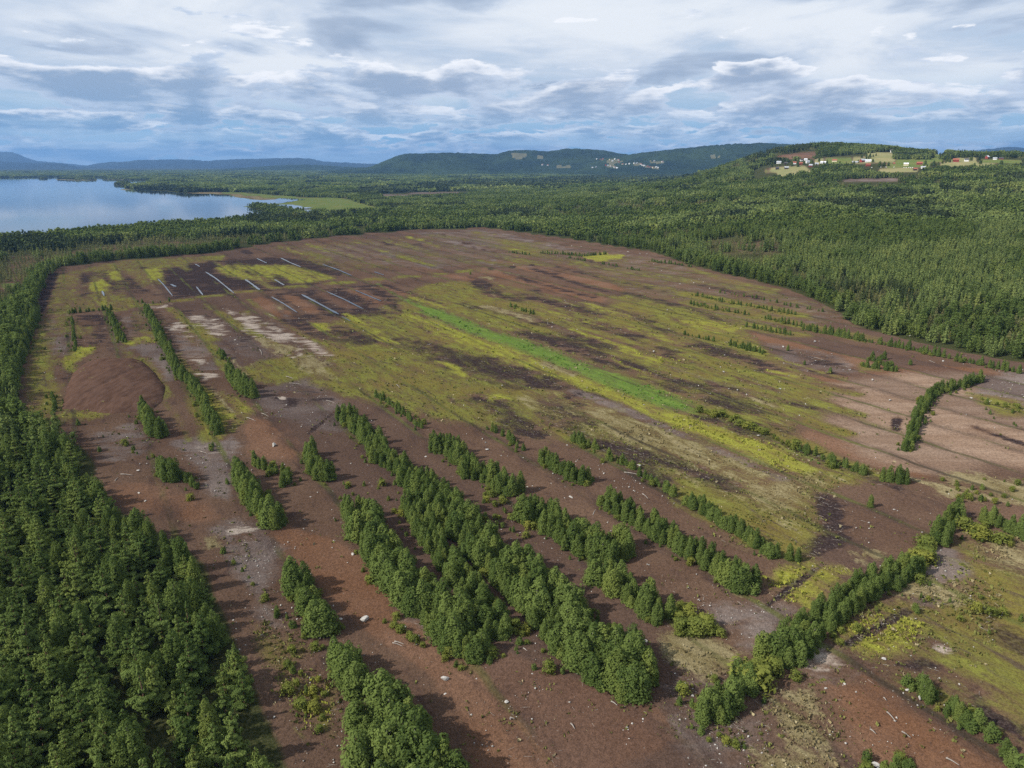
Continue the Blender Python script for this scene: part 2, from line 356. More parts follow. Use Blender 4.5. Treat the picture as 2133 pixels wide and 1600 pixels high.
P(GREY, [(350, 690), (480, 690), (620, 735), (560, 750), (430, 790), (380, 760)], .55, 6)
for a, v in (([(345, 682), (405, 655), (440, 665), (476, 668), (478, 700), (400, 704)], .52), ([(488, 664), (512, 652), (560, 672), (600, 690), (615, 705), (560, 712), (510, 690)], .6), ([(530, 700), (620, 705), (690, 738), (660, 748), (580, 728)], .4),
             ([(625, 700), (650, 702), (700, 735), (690, 742), (650, 728)], .55), ([(392, 745), (448, 735), (452, 750), (405, 765)], .5), ([(405, 775), (460, 770), (460, 785), (420, 795)], .45), ([(470, 645), (490, 650), (488, 656), (472, 652)], .7), ([(605, 740), (625, 738), (622, 748)], .7)):
    P(PALE, a, v, 4)
P(PALE, [(310, 640), (355, 632), (350, 638), (320, 643)], .8, 2); L(PALE, [(300, 632), (340, 629)], 1.5, .7, 1.5); P(PALE, [(120, 652), (145, 650), (140, 656)], .6, 2)
for a in ([(350, 640), (420, 700), (480, 780)], [(455, 650), (520, 690), (600, 735)], [(520, 625), (600, 680), (700, 730), (800, 790)]): L(MOSS, a, 3, .8, 2.5)
P(DARK, [(560, 612), (640, 604), (800, 590), (850, 612), (830, 650), (770, 660), (640, 660)], .62, 6)
for a in ([(540, 622), (590, 655)], [(605, 617), (655, 650)], [(670, 610), (730, 640)], [(735, 603), (800, 632)], [(790, 598), (850, 618)]): L(RED, a, 6, .8, 4)
P(DARK, [(570, 665), (640, 655), (770, 695), (830, 705), (760, 722), (650, 705)], .6, 5)
P(BRIGHT, [(645, 672), (680, 672), (690, 690), (660, 690)], .8, 3); P(BRIGHT, [(760, 690), (800, 700), (830, 715), (790, 712)], .7, 3)
# cross ditch with its grassy bank, and the tracks
L(MOSS, [(240, 645), (330, 632), (400, 622), (500, 608), (600, 598), (700, 590), (800, 580), (900, 572), (1000, 562)], 4.2, .95, 2)
L(DARK, [(1000, 563), (1115, 551)], 2, .9, 1)
L(DARK, [(112, 568), (92, 620), (78, 650)], 4, .9, 2)
for a in ([(1690, 800), (1790, 812)], [(1690, 772), (1790, 785)], [(2030, 890), (2133, 925)], [(1870, 870), (1865, 895)]): L(DARK, a, 1.6, .75, 1.5)
for i in range(4): L(DARK, [(1600 + 20 * i, 1262 - 14 * i), (1655 + 20 * i, 1205 - 10 * i)], .5, .7, .5)
for i in range(2): L(DARK, [(1752 + 14 * i, 1345 + 3 * i), (1890 + 10 * i, 1265 + 5 * i)], .5, .75, .5)
for i in range(2): L(DARK, [(640 + 5 * i, 905 - 2 * i), (680, 870), (705 + 4 * i, 852)], .5, .7, .5)
# outside the peat: fens, clear-felled patches, farmland
P(MEADOW, [(400, 400), (500, 400), (640, 411), (720, 413), (800, 436), (740, 444), (690, 441), (640, 436), (560, 432), (500, 432), (480, 410)], .9, 12)
P(STRAW, [(380, 404), (420, 398), (500, 405), (560, 412), (580, 414), (560, 418), (480, 412)], .7, 10)
P(STRAW, [(0, 535), (140, 520), (300, 500), (560, 500), (420, 525), (250, 537), (120, 550), (60, 590), (0, 640)], .5, 15)
P(MEADOW, [(0, 592), (40, 590), (30, 602), (0, 604)], .8, 4)
P(MEADOW, [(1120, 455), (1140, 453), (1150, 458), (1130, 461)], .9, 5); L(PALE, [(1100, 457), (1150, 463)], 5, .7, 3)
P(GREY, [(1745, 374), (1875, 373), (1880, 381), (1760, 382)], .8, 12); P(GREY, [(780, 405), (990, 397), (960, 402), (800, 410)], .8, 15)
P(STRAW, [(1450, 500), (1620, 500), (1640, 535), (1500, 535)], .5, 15)
for lay, a in ((RED, [(1602, 334), (1640, 322), (1668, 317), (1700, 314), (1700, 324), (1715, 327), (1690, 332), (1640, 336)]), (HAY, [(1540, 334), (1575, 323), (1604, 324), (1590, 330)]),
               (HAY, [(1760, 345), (1800, 333), (1830, 322), (1862, 319), (1866, 334), (1830, 338), (1800, 345)]), (MEADOW, [(1825, 339), (1866, 333), (1932, 332), (1940, 324), (1978, 321), (1965, 334), (1930, 346), (1850, 347)]),
               (HAY, [(1795, 352), (1840, 347), (1870, 346), (1920, 350), (1905, 358), (1870, 359)]), (MEADOW, [(1567, 356), (1610, 345), (1650, 342), (1660, 350), (1600, 358)]), (HAY, [(1572, 362), (1650, 350), (1700, 350), (1690, 360), (1640, 366)]),
               (HAY, [(1955, 346), (1985, 331), (2030, 327), (2040, 334), (2000, 342), (2080, 344), (2000, 349)]), (MEADOW, [(2010, 343), (2050, 333), (2130, 334), (2130, 343)]), (HAY, [(1690, 330), (1790, 335), (1760, 345), (1700, 342)]), (HAY, [(1700, 336), (1720, 326), (1800, 321), (1842, 315), (1864, 318), (1830, 334), (1770, 344)]), (MEADOW, [(1705, 340), (1745, 331), (1780, 333), (1760, 345), (1715, 348)])):
    P(lay, a, .95, 5)


_rs = np.random.default_rng(88)
for poly, n, mixw, wmax in (([(120, 575), (560, 515), (1010, 480), (1200, 510), (1420, 560), (1600, 610), (1500, 660), (1100, 560), (900, 575), (560, 612), (110, 660)], 120, (.34, .26, .20, .12, .08), 5.5), ([(830, 612), (1100, 560), (1420, 640), (1740, 800), (1760, 960), (1690, 1150), (1200, 925), (760, 832), (480, 770), (640, 690)], 130, (.22, .34, .12, .14, .18), 4.5), ([(100, 660), (560, 625), (640, 690), (480, 770), (520, 850), (170, 890), (60, 880)], 50, (.3, .2, .35, .1, .05), 3.5)):
    pw = W(poly); lo, hi = pw.min(0), pw.max(0); k = 0
    while k < n:
        p = lo + (hi - lo) * _rs.random(2)
        if not inside(p[None], pw)[0]: continue
        k += 1; ln_s = 12 + 70 * _rs.random() ** 2; a_ = math.radians(-58.5) + _rs.normal() * .05; e_ = np.array([math.cos(a_), math.sin(a_)]); q_ = np.array([-e_[1], e_[0]])
        pts = np.array([p - e_ * ln_s / 2, p + q_ * _rs.normal() * 2, p + e_ * ln_s / 2])
        OPS.append(('l', int(_rs.choice([MOSS, DARK, GREY, BRIGHT, STRAW], p=mixw)), pts, .35 + .4 * _rs.random(), 2.5 + 2 * _rs.random(), .5 + wmax * _rs.random() ** 1.5))

L(BRIGHT, [(850, 655), (1000, 716), (1200, 792), (1400, 868), (1580, 930)], 5, .45, 9)
L(GREEN, [(900, 648), (1000, 690), (1100, 720), (1200, 760), (1300, 800), (1400, 840)], 5.5, .78, 12)
L(GREEN, [(785, 590), (850, 628), (910, 652)], 2, .5, 4)


def paint(XY):
    n = len(XY); M = np.zeros((n, 12), np.float32); M[:, FOREST] = 1
    for o in OPS:
        k, lay, pts, val, soft = o[:5]
        wd = (o[5] if k == 'l' else 0) + soft
        lo, hi = pts.min(0) - wd - 1, pts.max(0) + wd + 1
        idx = np.nonzero((XY[:, 0] > lo[0]) & (XY[:, 0] < hi[0]) & (XY[:, 1] > lo[1]) & (XY[:, 1] < hi[1]))[0]
        if not len(idx): continue
        q = XY[idx]
        if k == 'p':
            d = seg_dist(q, pts, True); d = np.where(inside(q, pts), d, -d); a = np.clip(.5 + d / (2 * soft), 0, 1)
        else:
            a = np.clip(.5 - (seg_dist(q, pts) - o[5]) / (2 * soft), 0, 1)
        a = (a * a * (3 - 2 * a) * val)[:, None]
        M[idx] *= 1 - a
        if lay is not None: M[idx, lay] += a[:, 0]
    return M


# ------------------------------------------------------------------ building helpers
COL = SC.collection


def link(o, parent=None, col=None):
    (col or COL).objects.link(o)
    if parent is not None: o.parent = parent
    return o


def tag(o, label=None, cat=None, group=None, kind=None):
    for k, v in (('label', label), ('category', cat), ('group', group), ('kind', kind)):
        if v: o[k] = v
    return o


def mesh(name, v, f, mat=None, smooth=False, attrs=None):
    """mesh from arrays; f is (n,3) or (n,4), or a list of faces"""
    me = bpy.data.meshes.new(name)
    v = np.asarray(v, np.float32)
    if isinstance(f, list): me.from_pydata(v.tolist(), [], f)
    else:
        f = np.asarray(f, np.int32); n, k = f.shape
        me.vertices.add(len(v)); me.vertices.foreach_set('co', v.ravel())
        me.loops.add(n * k); me.loops.foreach_set('vertex_index', f.ravel())
        me.polygons.add(n); me.polygons.foreach_set('loop_start', np.arange(n, dtype=np.int32) * k)
        me.update(calc_edges=True)
    for a, (typ, dom, dat) in (attrs or {}).items():
        at_ = me.attributes.new(a, typ, dom); at_.data.foreach_set({'FLOAT': 'value', 'INT': 'value', 'FLOAT_VECTOR': 'vector', 'FLOAT_COLOR': 'color'}[typ], np.asarray(dat).ravel())
    if smooth: me.polygons.foreach_set('use_smooth', np.ones(len(me.polygons), bool))
    if mat: me.materials.append(mat)
    me.update()
    return me


def obj(name, me, parent=None, loc=(0, 0, 0), rz=0.0):
    o = bpy.data.objects.new(name, me); link(o, parent); o.location = loc; o.rotation_euler = (0, 0, rz)
    return o


def new_mat(name):
    m = bpy.data.materials.new(name); m.use_nodes = True; m.node_tree.nodes.clear()
    g = G(m.node_tree); out = g.n('ShaderNodeOutputMaterial'); return m, g, out


def plain(name, col, rough=.8, var=.15, scale=.6, bump=0.0):
    m, g, out = new_mat(name)
    b = g.n('ShaderNodeBsdfPrincipled'); g.put(b.inputs['Roughness'], rough); g.put(b.inputs['Specular IOR Level'], .25)
    tc = g.n('ShaderNodeTexCoord').outputs['Object']
    n = g.noise(tc, scale, 5, .6)
    c = g.mix(g.step(n, .3, .7), tuple(x * (1 - var) for x in col), tuple(min(1, x * (1 + var)) for x in col))
    g.put(b.inputs['Base Color'], c)
    if bump:
        bn = g.n('ShaderNodeBump'); g.put(bn.inputs['Height'], g.noise(tc, scale * 3, 6, .65)); g.put(bn.inputs['Strength'], .7); g.put(bn.inputs['Distance'], bump)
        m.node_tree.links.new(bn.outputs[0], b.inputs['Normal'])
    m.node_tree.links.new(b.outputs[0], out.inputs[0])
    return m


# ------------------------------------------------------------------ ground
def ground_material():
    m, g, out = new_mat('peat_ground')
    tc = g.n('ShaderNodeTexCoord').outputs['Object']
    fr = g.mapping(tc, rot=(0, 0, math.radians(58.5)))               # x now runs along the strips
    st = g.mapping(fr, scale=(.16, 1, 1)); st2 = g.mapping(fr, scale=(.4, 1, 1), loc=(31, 7, 0))
    n_big = g.noise(st, .055, 4, .6); n_mid = g.noise(st2, .22, 6, .68, .4); n_fine = g.noise(tc, 1.1, 5, .7); n_sp = g.noise(tc, 3.2, 3, .7)
    n_iso = g.noise(tc, .03, 4, .55)
    brk = g.m('ADD', g.m('ADD', g.m('MULTIPLY', g.m('SUBTRACT', n_big, .5), 1.2), g.m('MULTIPLY', g.m('SUBTRACT', n_mid, .5), 1.7)), g.m('MULTIPLY', g.m('SUBTRACT', n_fine, .5), .9))
    sp_ = g.n('ShaderNodeSeparateXYZ'); g.put(sp_.inputs[0], fr)
    across = g.m('DIVIDE', g.m('ADD', g.m('SUBTRACT', sp_.outputs[1], 12.7), g.m('MULTIPLY', g.m('SUBTRACT', g.noise(tc, .08, 2, .5), .5), 2.2)), 22.65)   # ditches lie 22.65 m apart
    wn = g.n('ShaderNodeTexWhiteNoise', noise_dimensions='1D'); g.put(wn.inputs['W'], g.m('FLOOR', across)); strip = wn.outputs[0]
    dline = g.m('MULTIPLY', g.m('ABSOLUTE', g.m('SUBTRACT', across, g.m('ROUND', across))), 22.65)
    brk = g.m('ADD', brk, g.m('MULTIPLY', g.m('SUBTRACT', strip, .5), .28))
    A = {}
    for nm in ('ca', 'cb', 'cc'):
        a = g.n('ShaderNodeAttribute', attribute_name=nm)
        s = g.n('ShaderNodeSeparateXYZ'); g.put(s.inputs[0], a.outputs['Vector']); A[nm] = s.outputs
        A[nm + 'w'] = a.outputs['Alpha']
    src = [A['ca'][0], A['ca'][1], A['ca'][2], A['caw'], A['cb'][0], A['cb'][1], A['cb'][2], A['cbw'], A['cc'][0], A['cc'][1], A['cc'][2], A['ccw']]
    wild = g.m('ADD', g.m('ADD', src[FOREST], src[MEADOW]), src[HAY], clamp=True); field = g.m('SUBTRACT', 1.0, wild)
    def cov(i, sgn=1.0, sharp=.16, amp=1.0, noise=None):
        v = g.m('ADD', src[i], g.m('MULTIPLY', noise if noise is not None else brk, .95 * amp * sgn))
        return g.m('MULTIPLY', g.step(v, .5 - sharp, .5 + sharp), g.step(src[i], .02, .12))
    tone = g.step(n_iso, .3, .7)
    def two(a, b, f=None): return g.mix(f if f is not None else tone, a, b)
    base = two((.084, .051, .035), (.114, .072, .049))
    base = g.mix(g.step(n_mid, .5, .75), base, (.060, .038, .031))
    c = g.mix(cov(RED, -1, .3, .6), base, two((.122, .063, .036), (.158, .092, .060)))
    nb2 = g.m('MULTIPLY', g.m('SUBTRACT', g.noise(g.mapping(tc, scale=(.5, 1, 1), loc=(5, 90, 0)), .12, 7, .7, .6), .5), 3.4)
    pan = g.mix(g.step(g.noise(g.mapping(tc, rot=(0, 0, .1), scale=(.15, 1, 1)), .12, 6, .62, .8), .38, .62), (.185, .124, .086), (.238, .168, .122))
    c = g.mix(cov(PAN, 1, .4, .6), c, pan)
    grey = two((.105, .080, .070), (.160, .128, .112))
    grey = g.mix(g.step(n_fine, .55, .8), grey, (.06, .046, .044)); grey = g.mix(g.step(n_sp, .64, .74), grey, (.34, .30, .27))
    c = g.mix(cov(GREY, 1, .3, .7, nb2), c, grey)
    # each strip between two ditches was milled on its own: its own tone, darker and wetter towards the ditch
    c = g.mix(g.m('MULTIPLY', g.step(strip, .45, 1.0, 0.0, .5), field), c, (.062, .042, .036)); c = g.mix(g.m('MULTIPLY', g.step(dline, 5.5, .5, 0.0, .55), g.m('MULTIPLY', field, g.step(n_mid, .38, .58))), c, (.050, .034, .029))
    dark = g.mix(g.step(n_fine, .45, .75), (.030, .021, .020), (.062, .046, .043)); dark = g.mix(g.step(n_sp, .67, .75), dark, (.22, .19, .17))
    c = g.mix(cov(DARK, 1, .2, 1.0, nb2), c, dark)
    mo = g.mix(g.step(n_mid, .35, .68), (.110, .096, .026), (.155, .160, .034)); mo = g.mix(g.step(n_iso, .45, .62, 0.0, .6), mo, (.135, .098, .030)); mo = g.mix(g.step(n_fine, .50, .78), mo, (.070, .066, .022))
    mo = g.mix(g.step(g.noise(st2, .5, 6, .75), .6, .78), mo, (.21, .175, .095))
    c = g.mix(g.m('MULTIPLY', cov(MOSS, 1, .42, .9), .96), c, mo)
    c = g.mix(g.m('MULTIPLY', g.step(src[MOSS], .3, .8), g.step(g.noise(g.mapping(fr, scale=(.22, 1, 1), loc=(77, 13, 0)), .30, 7, .72, .5), .53, .64, 0.0, .8)), c, g.mix(n_fine, (.075, .050, .034), (.060, .046, .042)))
    br = g.mix(g.step(n_mid, .3, .7), (.165, .150, .026), (.225, .235, .036)); br = g.mix(g.step(n_fine, .5, .8), br, (.105, .105, .025))
    c = g.mix(g.m('MULTIPLY', cov(BRIGHT, 1, .40, .85), .92), c, br)
    straw = g.mix(g.step(n_mid, .35, .7), (.135, .108, .050), (.215, .180, .100)); straw = g.mix(g.step(n_fine, .55, .78), straw, (.075, .062, .03)); straw = g.mix(g.step(n_sp, .62, .75), straw, (.36, .33, .24))
    c = g.mix(cov(STRAW, 1, .22), c, straw)
    gr = g.mix(g.step(n_mid, .3, .7), (.072, .124, .024), (.122, .182, .036)); gr = g.mix(g.step(n_fine, .45, .75), gr, (.075, .085, .022))
    c = g.mix(cov(GREEN, 1, .3, .6), c, gr)
    c = g.mix(g.m('MULTIPLY', cov(PALE, 1, .3, 1.15, nb2), .85), c, g.mix(g.step(n_fine, .4, .7), (.40, .34, .28), (.22, .18, .155)))
    fo = g.mix(g.step(n_fine, .4, .7), (.030, .036, .014), (.062, .060, .026))
    c = g.mix(cov(FOREST, 1, .2, .5), c, fo)
    me = g.mix(tone, (.085, .125, .032), (.13, .135, .042)); c = g.mix(cov(MEADOW, 1, .2, .3), c, me)
    c = g.mix(cov(HAY, 1, .2, .3), c, g.mix(tone, (.235, .205, .10), (.17, .175, .075)))
    c = g.mix(g.m('MULTIPLY', g.m('MULTIPLY', g.step(dline, 1.5, .3, 0.0, .75), g.step(n_big, .40, .58)), field), c, g.mix(g.step(n_iso, .4, .6), (.036, .030, .022), (.085, .095, .026)))
    # fine mottling of the soil and plants themselves
    c = g.mix(.62, c, g.mix(g.step(g.m('ADD', g.m('MULTIPLY', n_sp, .55), g.m('MULTIPLY', n_fine, .45)), .34, .66), (.22, .22, .22), (.80, .80, .80)), 'OVERLAY')
    c = g.mix(g.m('MULTIPLY', g.step(g.noise(tc, .75, 6, .75), .56, .68, 0.0, .55), field), c, (.045, .032, .026))
    b = g.n('ShaderNodeBsdfDiffuse'); g.put(b.inputs[0], c); g.put(b.inputs[1], .6)
    bn = g.n('ShaderNodeBump'); g.put(bn.inputs['Height'], g.m('ADD', g.m('ADD', n_fine, g.m('MULTIPLY', n_sp, .4)), g.m('MULTIPLY', n_mid, 1.2))); g.put(bn.inputs['Strength'], .8); g.put(bn.inputs['Distance'], .5)
    m.node_tree.links.new(bn.outputs[0], b.inputs['Normal'])
    m.node_tree.links.new(b.outputs[0], out.inputs[0])
    return m


LAKE_PX = [(-900, 530), (0, 500), (200, 484), (330, 472), (500, 460), (560, 449), (545, 438), (505, 431), (530, 428), (560, 425.5), (590, 423), (612, 419), (638, 416), (620, 414), (582, 413), (572, 416), (540, 417), (500, 412.5), (480, 406),
           (440, 404), (400, 403.5), (350, 400), (300, 395), (273, 391.5), (270, 387), (300, 383), (345, 378.2), (330, 376), (290, 376), (262, 374.5), (235, 372.5), (205, 370), (160, 368.6), (120, 368.8), (60, 369.3), (0, 370.3), (-900, 372)]
POND_PX = [[(552, 431), (572, 427.5), (590, 426), (612, 427), (626, 430), (648, 433.5), (620, 435.5), (590, 434.5), (565, 433)], [(590, 441), (625, 438), (645, 436.5), (665, 437), (684, 440.5), (655, 444.5), (612, 444)],
           [(180, 366.8), (240, 366), (300, 367.2), (250, 368.5), (200, 368.8)], [(330, 358.5), (352, 358), (350, 360), (332, 360)]]
def ragged(l, k=7, amp=.018):
    """shore lines wander: subdivide and displace"""
    n = len(l); o = []; rg = np.random.default_rng(n)
    for i in range(n):
        a, b = l[i], l[(i + 1) % n]; ln = np.linalg.norm(b - a); nr = np.array([-(b - a)[1], (b - a)[0]]) / (ln + 1e-6)
        for j in range(k): o.append(a + (b - a) * j / k + (nr * rg.normal() * min(ln * amp * 2.2, 9 + .004 * np.linalg.norm(a)) if j else 0))
    return np.array(o)


LAKES = [ragged(W(LAKE_PX))] + [ragged(W(p), 6, .035) for p in POND_PX]


def in_lake(XY, margin=0.0):
    r = np.zeros(len(XY), bool)
    for l in LAKES:
        i = inside(XY, l)
        if margin: i |= seg_dist(XY, l, True) < margin
        r |= i
    return r


def build_ground():
    ang = np.concatenate([np.radians(np.arange(-180, -46, 6)), np.arctan(np.linspace(-1.0, 1.0, 700)), np.radians(np.arange(48, 180, 6))])
    d = np.concatenate([[2, 15, 40, 62], 1 / np.linspace(1 / 75, 1 / 2600, 440), np.exp(np.linspace(math.log(2800), math.log(33000), 50))])
    na, nd = len(ang), len(d)
    X = np.outer(d, np.sin(ang)); Y = np.outer(d, np.cos(ang))
    XY = np.stack([X.ravel(), Y.ravel()], 1)
    Z = terr(XY[:, 0], XY[:, 1])
    M = np.zeros((len(XY), 12), np.float32); M[:, FOREST] = 1
    f = (XY[:, 1] > 20); M[f] = paint(XY[f])
    fieldish = 1 - M[:, FOREST]
    Z += fieldish * ((vnoise(XY[:, 0] / 14, XY[:, 1] / 14, 5) - .5) * .7 + (vnoise(XY[:, 0] / 4, XY[:, 1] / 4, 6) - .5) * .22)
    Z -= M[:, DARK] * .25
    far = np.nonzero((XY[:, 1] > 600))[0]
    lk = far[in_lake(XY[far])]; Z[lk] -= .9
    i = np.arange(nd - 1)[:, None] * na + np.arange(na)[None]; j = np.arange(nd - 1)[:, None] * na + (np.arange(na)[None] + 1) % na
    q = np.stack([i, j, j + na, i + na], 2).reshape(-1, 4)[:, ::-1]
    v = np.column_stack([XY, Z])
    me = mesh('ground', v, q, ground_material(), True, {'ca': ('FLOAT_COLOR', 'POINT', M[:, 0:4]), 'cb': ('FLOAT_COLOR', 'POINT', M[:, 4:8]), 'cc': ('FLOAT_COLOR', 'POINT', M[:, 8:12])})
    tag(obj('ground', me), 'brown cut-over peat bog with moss strips, forest floor around it', kind='structure')


build_ground()

# ------------------------------------------------------------------ water
def water_material(name, rough, bump):
    m, g, out = new_mat(name)
    b = g.n('ShaderNodeBsdfPrincipled'); g.put(b.inputs['Base Color'], (.012, .022, .035)); g.put(b.inputs['Roughness'], rough); g.put(b.inputs['IOR'], 1.333)
    tc = g.n('ShaderNodeTexCoord').outputs['Object']
    n = g.noise(g.mapping(tc, scale=(.35, 1, 1)), .12, 5, .6)
    patch = g.step(g.noise(g.mapping(tc, scale=(.25, 1, 1)), .0016, 4, .6), .4, .65)
    bn = g.n('ShaderNodeBump'); g.put(bn.inputs['Height'], n); g.put(bn.inputs['Strength'], g.m('MULTIPLY_ADD', patch, .5, .25)); g.put(bn.inputs['Distance'], bump)
    m.node_tree.links.new(bn.outputs[0], b.inputs['Normal']); m.node_tree.links.new(b.outputs[0], out.inputs[0])
    return m


M_LAKE = water_material('lake_water', .045, .05)
M_DITCH = water_material('ditch_water', .05, .0)
for i, l in enumerate(LAKES):
    me = mesh('lake', np.column_stack([l, np.full(len(l), .12)]), [list(range(len(l)))], M_LAKE)
    o = obj('lake' if i == 0 else 'pond', me)
    if me.polygons[0].normal.z < 0: me.flip_normals()
    tag(o, ['blue lake reaching to the far forest shore', 'narrow pool in the fen', 'pool behind the lake side spruces', 'distant strip of water beyond the islands', 'tiny far pool below the blue ridge'][i], kind='structure')

DITCHES = [([(329, 582), (341, 594), (360, 618)], 1.0), ([(213, 607), (217, 617)], 1.3), ([(428, 567), (450, 581), (488, 612)], 1.5), ([(409, 598), (423, 616)], 1.2), ([(511, 583), (524, 592), (541, 605)], 2.0), ([(572, 583), (592, 595)], 1.6), ([(535, 539), (556, 549)], 1.3),
           ([(585, 538), (605, 548), (627, 557)], 1.6), ([(671, 551), (705, 563), (733, 575)], 1.4), ([(565, 619), (590, 633), (619, 652)], 1.2), ([(628, 614), (660, 631), (706, 656)], 2.0), ([(680, 608), (720, 626), (757, 645)], 1.4), ([(739, 605), (765, 616), (794, 628)], 1.2), ([(712, 660), (730, 670)], .8), ([(407, 551), (416, 556)], 1.2), ([(780, 567), (800, 574)], 1.3), ([(356, 593), (366, 598)], 2.2)]
TXT = ['beside the lone bush', 'in the yellow moss patch', 'along the black peat strip', 'short reach by the cross ditch', 'broadest beyond the cross ditch', 'short reach in black peat', 'back reach by the forest', 'back reach between black strips', 'thin back reach in red peat',
       'westmost below the cross ditch', 'broadest below the cross ditch', 'long thin reach below the cross ditch', 'eastmost below the cross ditch', 'end trickle in the moss', 'short reach by yellow moss', 'short reach on red peat', 'flooded hollow in black peat']
for (p, wd), t in zip(DITCHES, TXT):
    pw = W(p); n = 12
    s = np.linspace(0, len(pw) - 1, n); c = np.column_stack([np.interp(s, range(len(pw)), pw[:, k]) for k in (0, 1)])
    tg = np.gradient(c, axis=0); tg /= np.linalg.norm(tg, axis=1)[:, None]; nr = np.column_stack([-tg[:, 1], tg[:, 0]])
    hw = wd * .5 * (.65 + .6 * R_.random(n))[:, None]; hw[0] *= .3; hw[-1] *= .3
    v = np.concatenate([c + nr * hw, c - nr * hw]); z = terr(v[:, 0], v[:, 1]) + .42
    q = [[i, i + n, i + n + 1, i + 1] for i in range(n - 1)]
    me = mesh('ditch_water', np.column_stack([v, z]), q, M_DITCH)
    tag(obj('ditch_water', me), 'water filled drainage ditch, ' + t, kind='structure')

# ------------------------------------------------------------------ far mountains
RIDGES = []


def mountain_material(name, c1, c2, c3, sc):
    m, g, out = new_mat(name)
    tc = g.n('ShaderNodeTexCoord').outputs['Object']
    n = g.noise(g.mapping(tc, scale=(1, 1, 2.5)), sc, 7, .65); n2 = g.noise(tc, sc * 9, 4, .7)
    c = g.mix(g.step(n, .38, .62), c1, c2); c = g.mix(g.step(n, .63, .72), c, c3); c = g.mix(g.step(n2, .45, .8), c, tuple(x * .45 for x in c1))
    cl = g.n('ShaderNodeAttribute', attribute_name='clear').outputs['Fac']; c = g.mix(g.step(g.m('ADD', cl, g.m('MULTIPLY', g.m('SUBTRACT', n2, .5), 1.1)), .45, .7, 0.0, .8), c, (.135, .125, .065))
    b = g.n('ShaderNodeBsdfDiffuse'); g.put(b.inputs[0], c); m.node_tree.links.new(b.outputs[0], out.inputs[0])
    bn = g.n('ShaderNodeBump'); g.put(bn.inputs['Height'], n2); g.put(bn.inputs['Distance'], 12.0); g.put(bn.inputs['Strength'], 1.0); m.node_tree.links.new(bn.outputs[0], b.inputs['Normal'])
    return m


M_FIR = mountain_material('mountain_forest', (.016, .026, .014), (.030, .046, .018), (.055, .068, .027), .0011)
M_BLUE = mountain_material('far_mountain', (.016, .022, .018), (.026, .034, .024), (.04, .045, .03), .0006)


def mountain(name, label, sky, dist, depth, mat, n=220, rows=26, amp=1.0, clear=()):
    """a ridge whose crest line is surveyed; slopes fall away to both sides"""
    sx = np.array([s[0] for s in sky], float); sy = np.array([s[1] for s in sky], float)
    px = np.linspace(sx[0], sx[-1], n); py = np.interp(px, sx, sy)
    py = np.convolve(np.pad(py, 3, 'edge'), np.ones(7) / 7, 'valid')
    V = []
    for r in range(rows):
        t = r / (rows - 1) * 2 - 1                                    # -1 front foot, 0 crest, 1 back foot
        for i in range(n):
            k = (px[i] - U0) / F_PX * .955
            d = dist * (1 + 0) ; D = d + t * depth
            hz = CAM_H + dist * (HOR - py[i]) / F_PX * 1.0
            x, y = k * D, D
            prof = max(0.0, math.cos(t * math.pi / 2)) ** (1.15) if t < 0 else 1 - t
            V.append((x, y, hz * prof))
    V = np.array(V)
    nn = (vnoise(V[:, 0] / (depth * .35), V[:, 1] / (depth * .35), 11) - .5) * .30 + (vnoise(V[:, 0] / (depth * .09), V[:, 1] / (depth * .09), 12) - .5) * .12
    tt = np.repeat(np.linspace(-1, 1, rows), n)
    V[:, 2] += np.maximum(V[:, 2], 0) * nn * amp * np.minimum(1, np.abs(tt) * 2.2)
    V[:, 2] += (vnoise(V[:, 0] / (dist * .004), V[:, 1] / (dist * .004), 3) - .5) * dist * .0016 * (V[:, 2] > 5)
    V[:, 2] -= 1.2
    q = [(r * n + i, r * n + i + 1, (r + 1) * n + i + 1, (r + 1) * n + i) for r in range(rows - 1) for i in range(n - 1)]
    u_, v_ = pix(V[:, 0], V[:, 1], V[:, 2]); C_ = np.zeros(len(V), np.float32)
    for poly in clear: C_[inside(np.column_stack([u_, v_]), np.array(poly, float)) & (tt < .05)] = 1
    RIDGES.append((V, q))
    tag(obj(name, mesh(name, V, np.array(q), mat, True, {'clear': ('FLOAT', 'POINT', C_)})), label, kind='structure')


mountain('mountain', 'pale blue flat topped mountain at the edge of the sky', [(-500, 345), (-250, 330), (-80, 322), (0, 318.5), (36, 318.5), (52, 328), (72, 335), (105, 338), (140, 341), (200, 347), (260, 353)], 21000, 3500, M_BLUE)
mountain('mountain', 'blue ridge low behind the lake', [(-500, 341), (-100, 336), (0, 337), (60, 339.5), (110, 339.5), (140, 342), (160, 348), (220, 356)], 15000, 2200, M_BLUE)
mountain('mountain', 'long blue ridge beyond the lake islands', [(90, 356), (150, 347), (195, 343.5), (205, 339), (270, 337), (285, 334), (400, 333), (425, 336), (480, 333), (560, 331.5), (620, 330.5), (655, 332), (672, 337), (760, 341), (900, 345), (1000, 353)], 18000, 3000, M_BLUE)
mountain('hill', 'low wooded hill in front of the blue ridge', [(430, 353), (520, 348), (580, 344), (640, 342), (700, 345.5), (770, 349), (860, 354)], 10500, 1500, M_FIR)
mountain('hill', 'broad dark wooded hill with a steep west end', [(660, 357), (730, 351), (772, 347), (803, 335), (838, 322.5), (900, 320.5), (960, 319.5), (1030, 324), (1062, 317), (1100, 316), (1142, 319), (1180, 313.5), (1250, 314.5), (1292, 322), (1380, 330), (1500, 345), (1560, 357)], 7600, 1500, M_FIR, 420, 44, 1.0, [[(1064, 318), (1097, 318), (1096, 327), (1082, 332), (1068, 329)], [(1117, 325), (1132, 323), (1132, 331), (1120, 331)], [(1160, 345), (1190, 345), (1190, 349), (1160, 349)]])
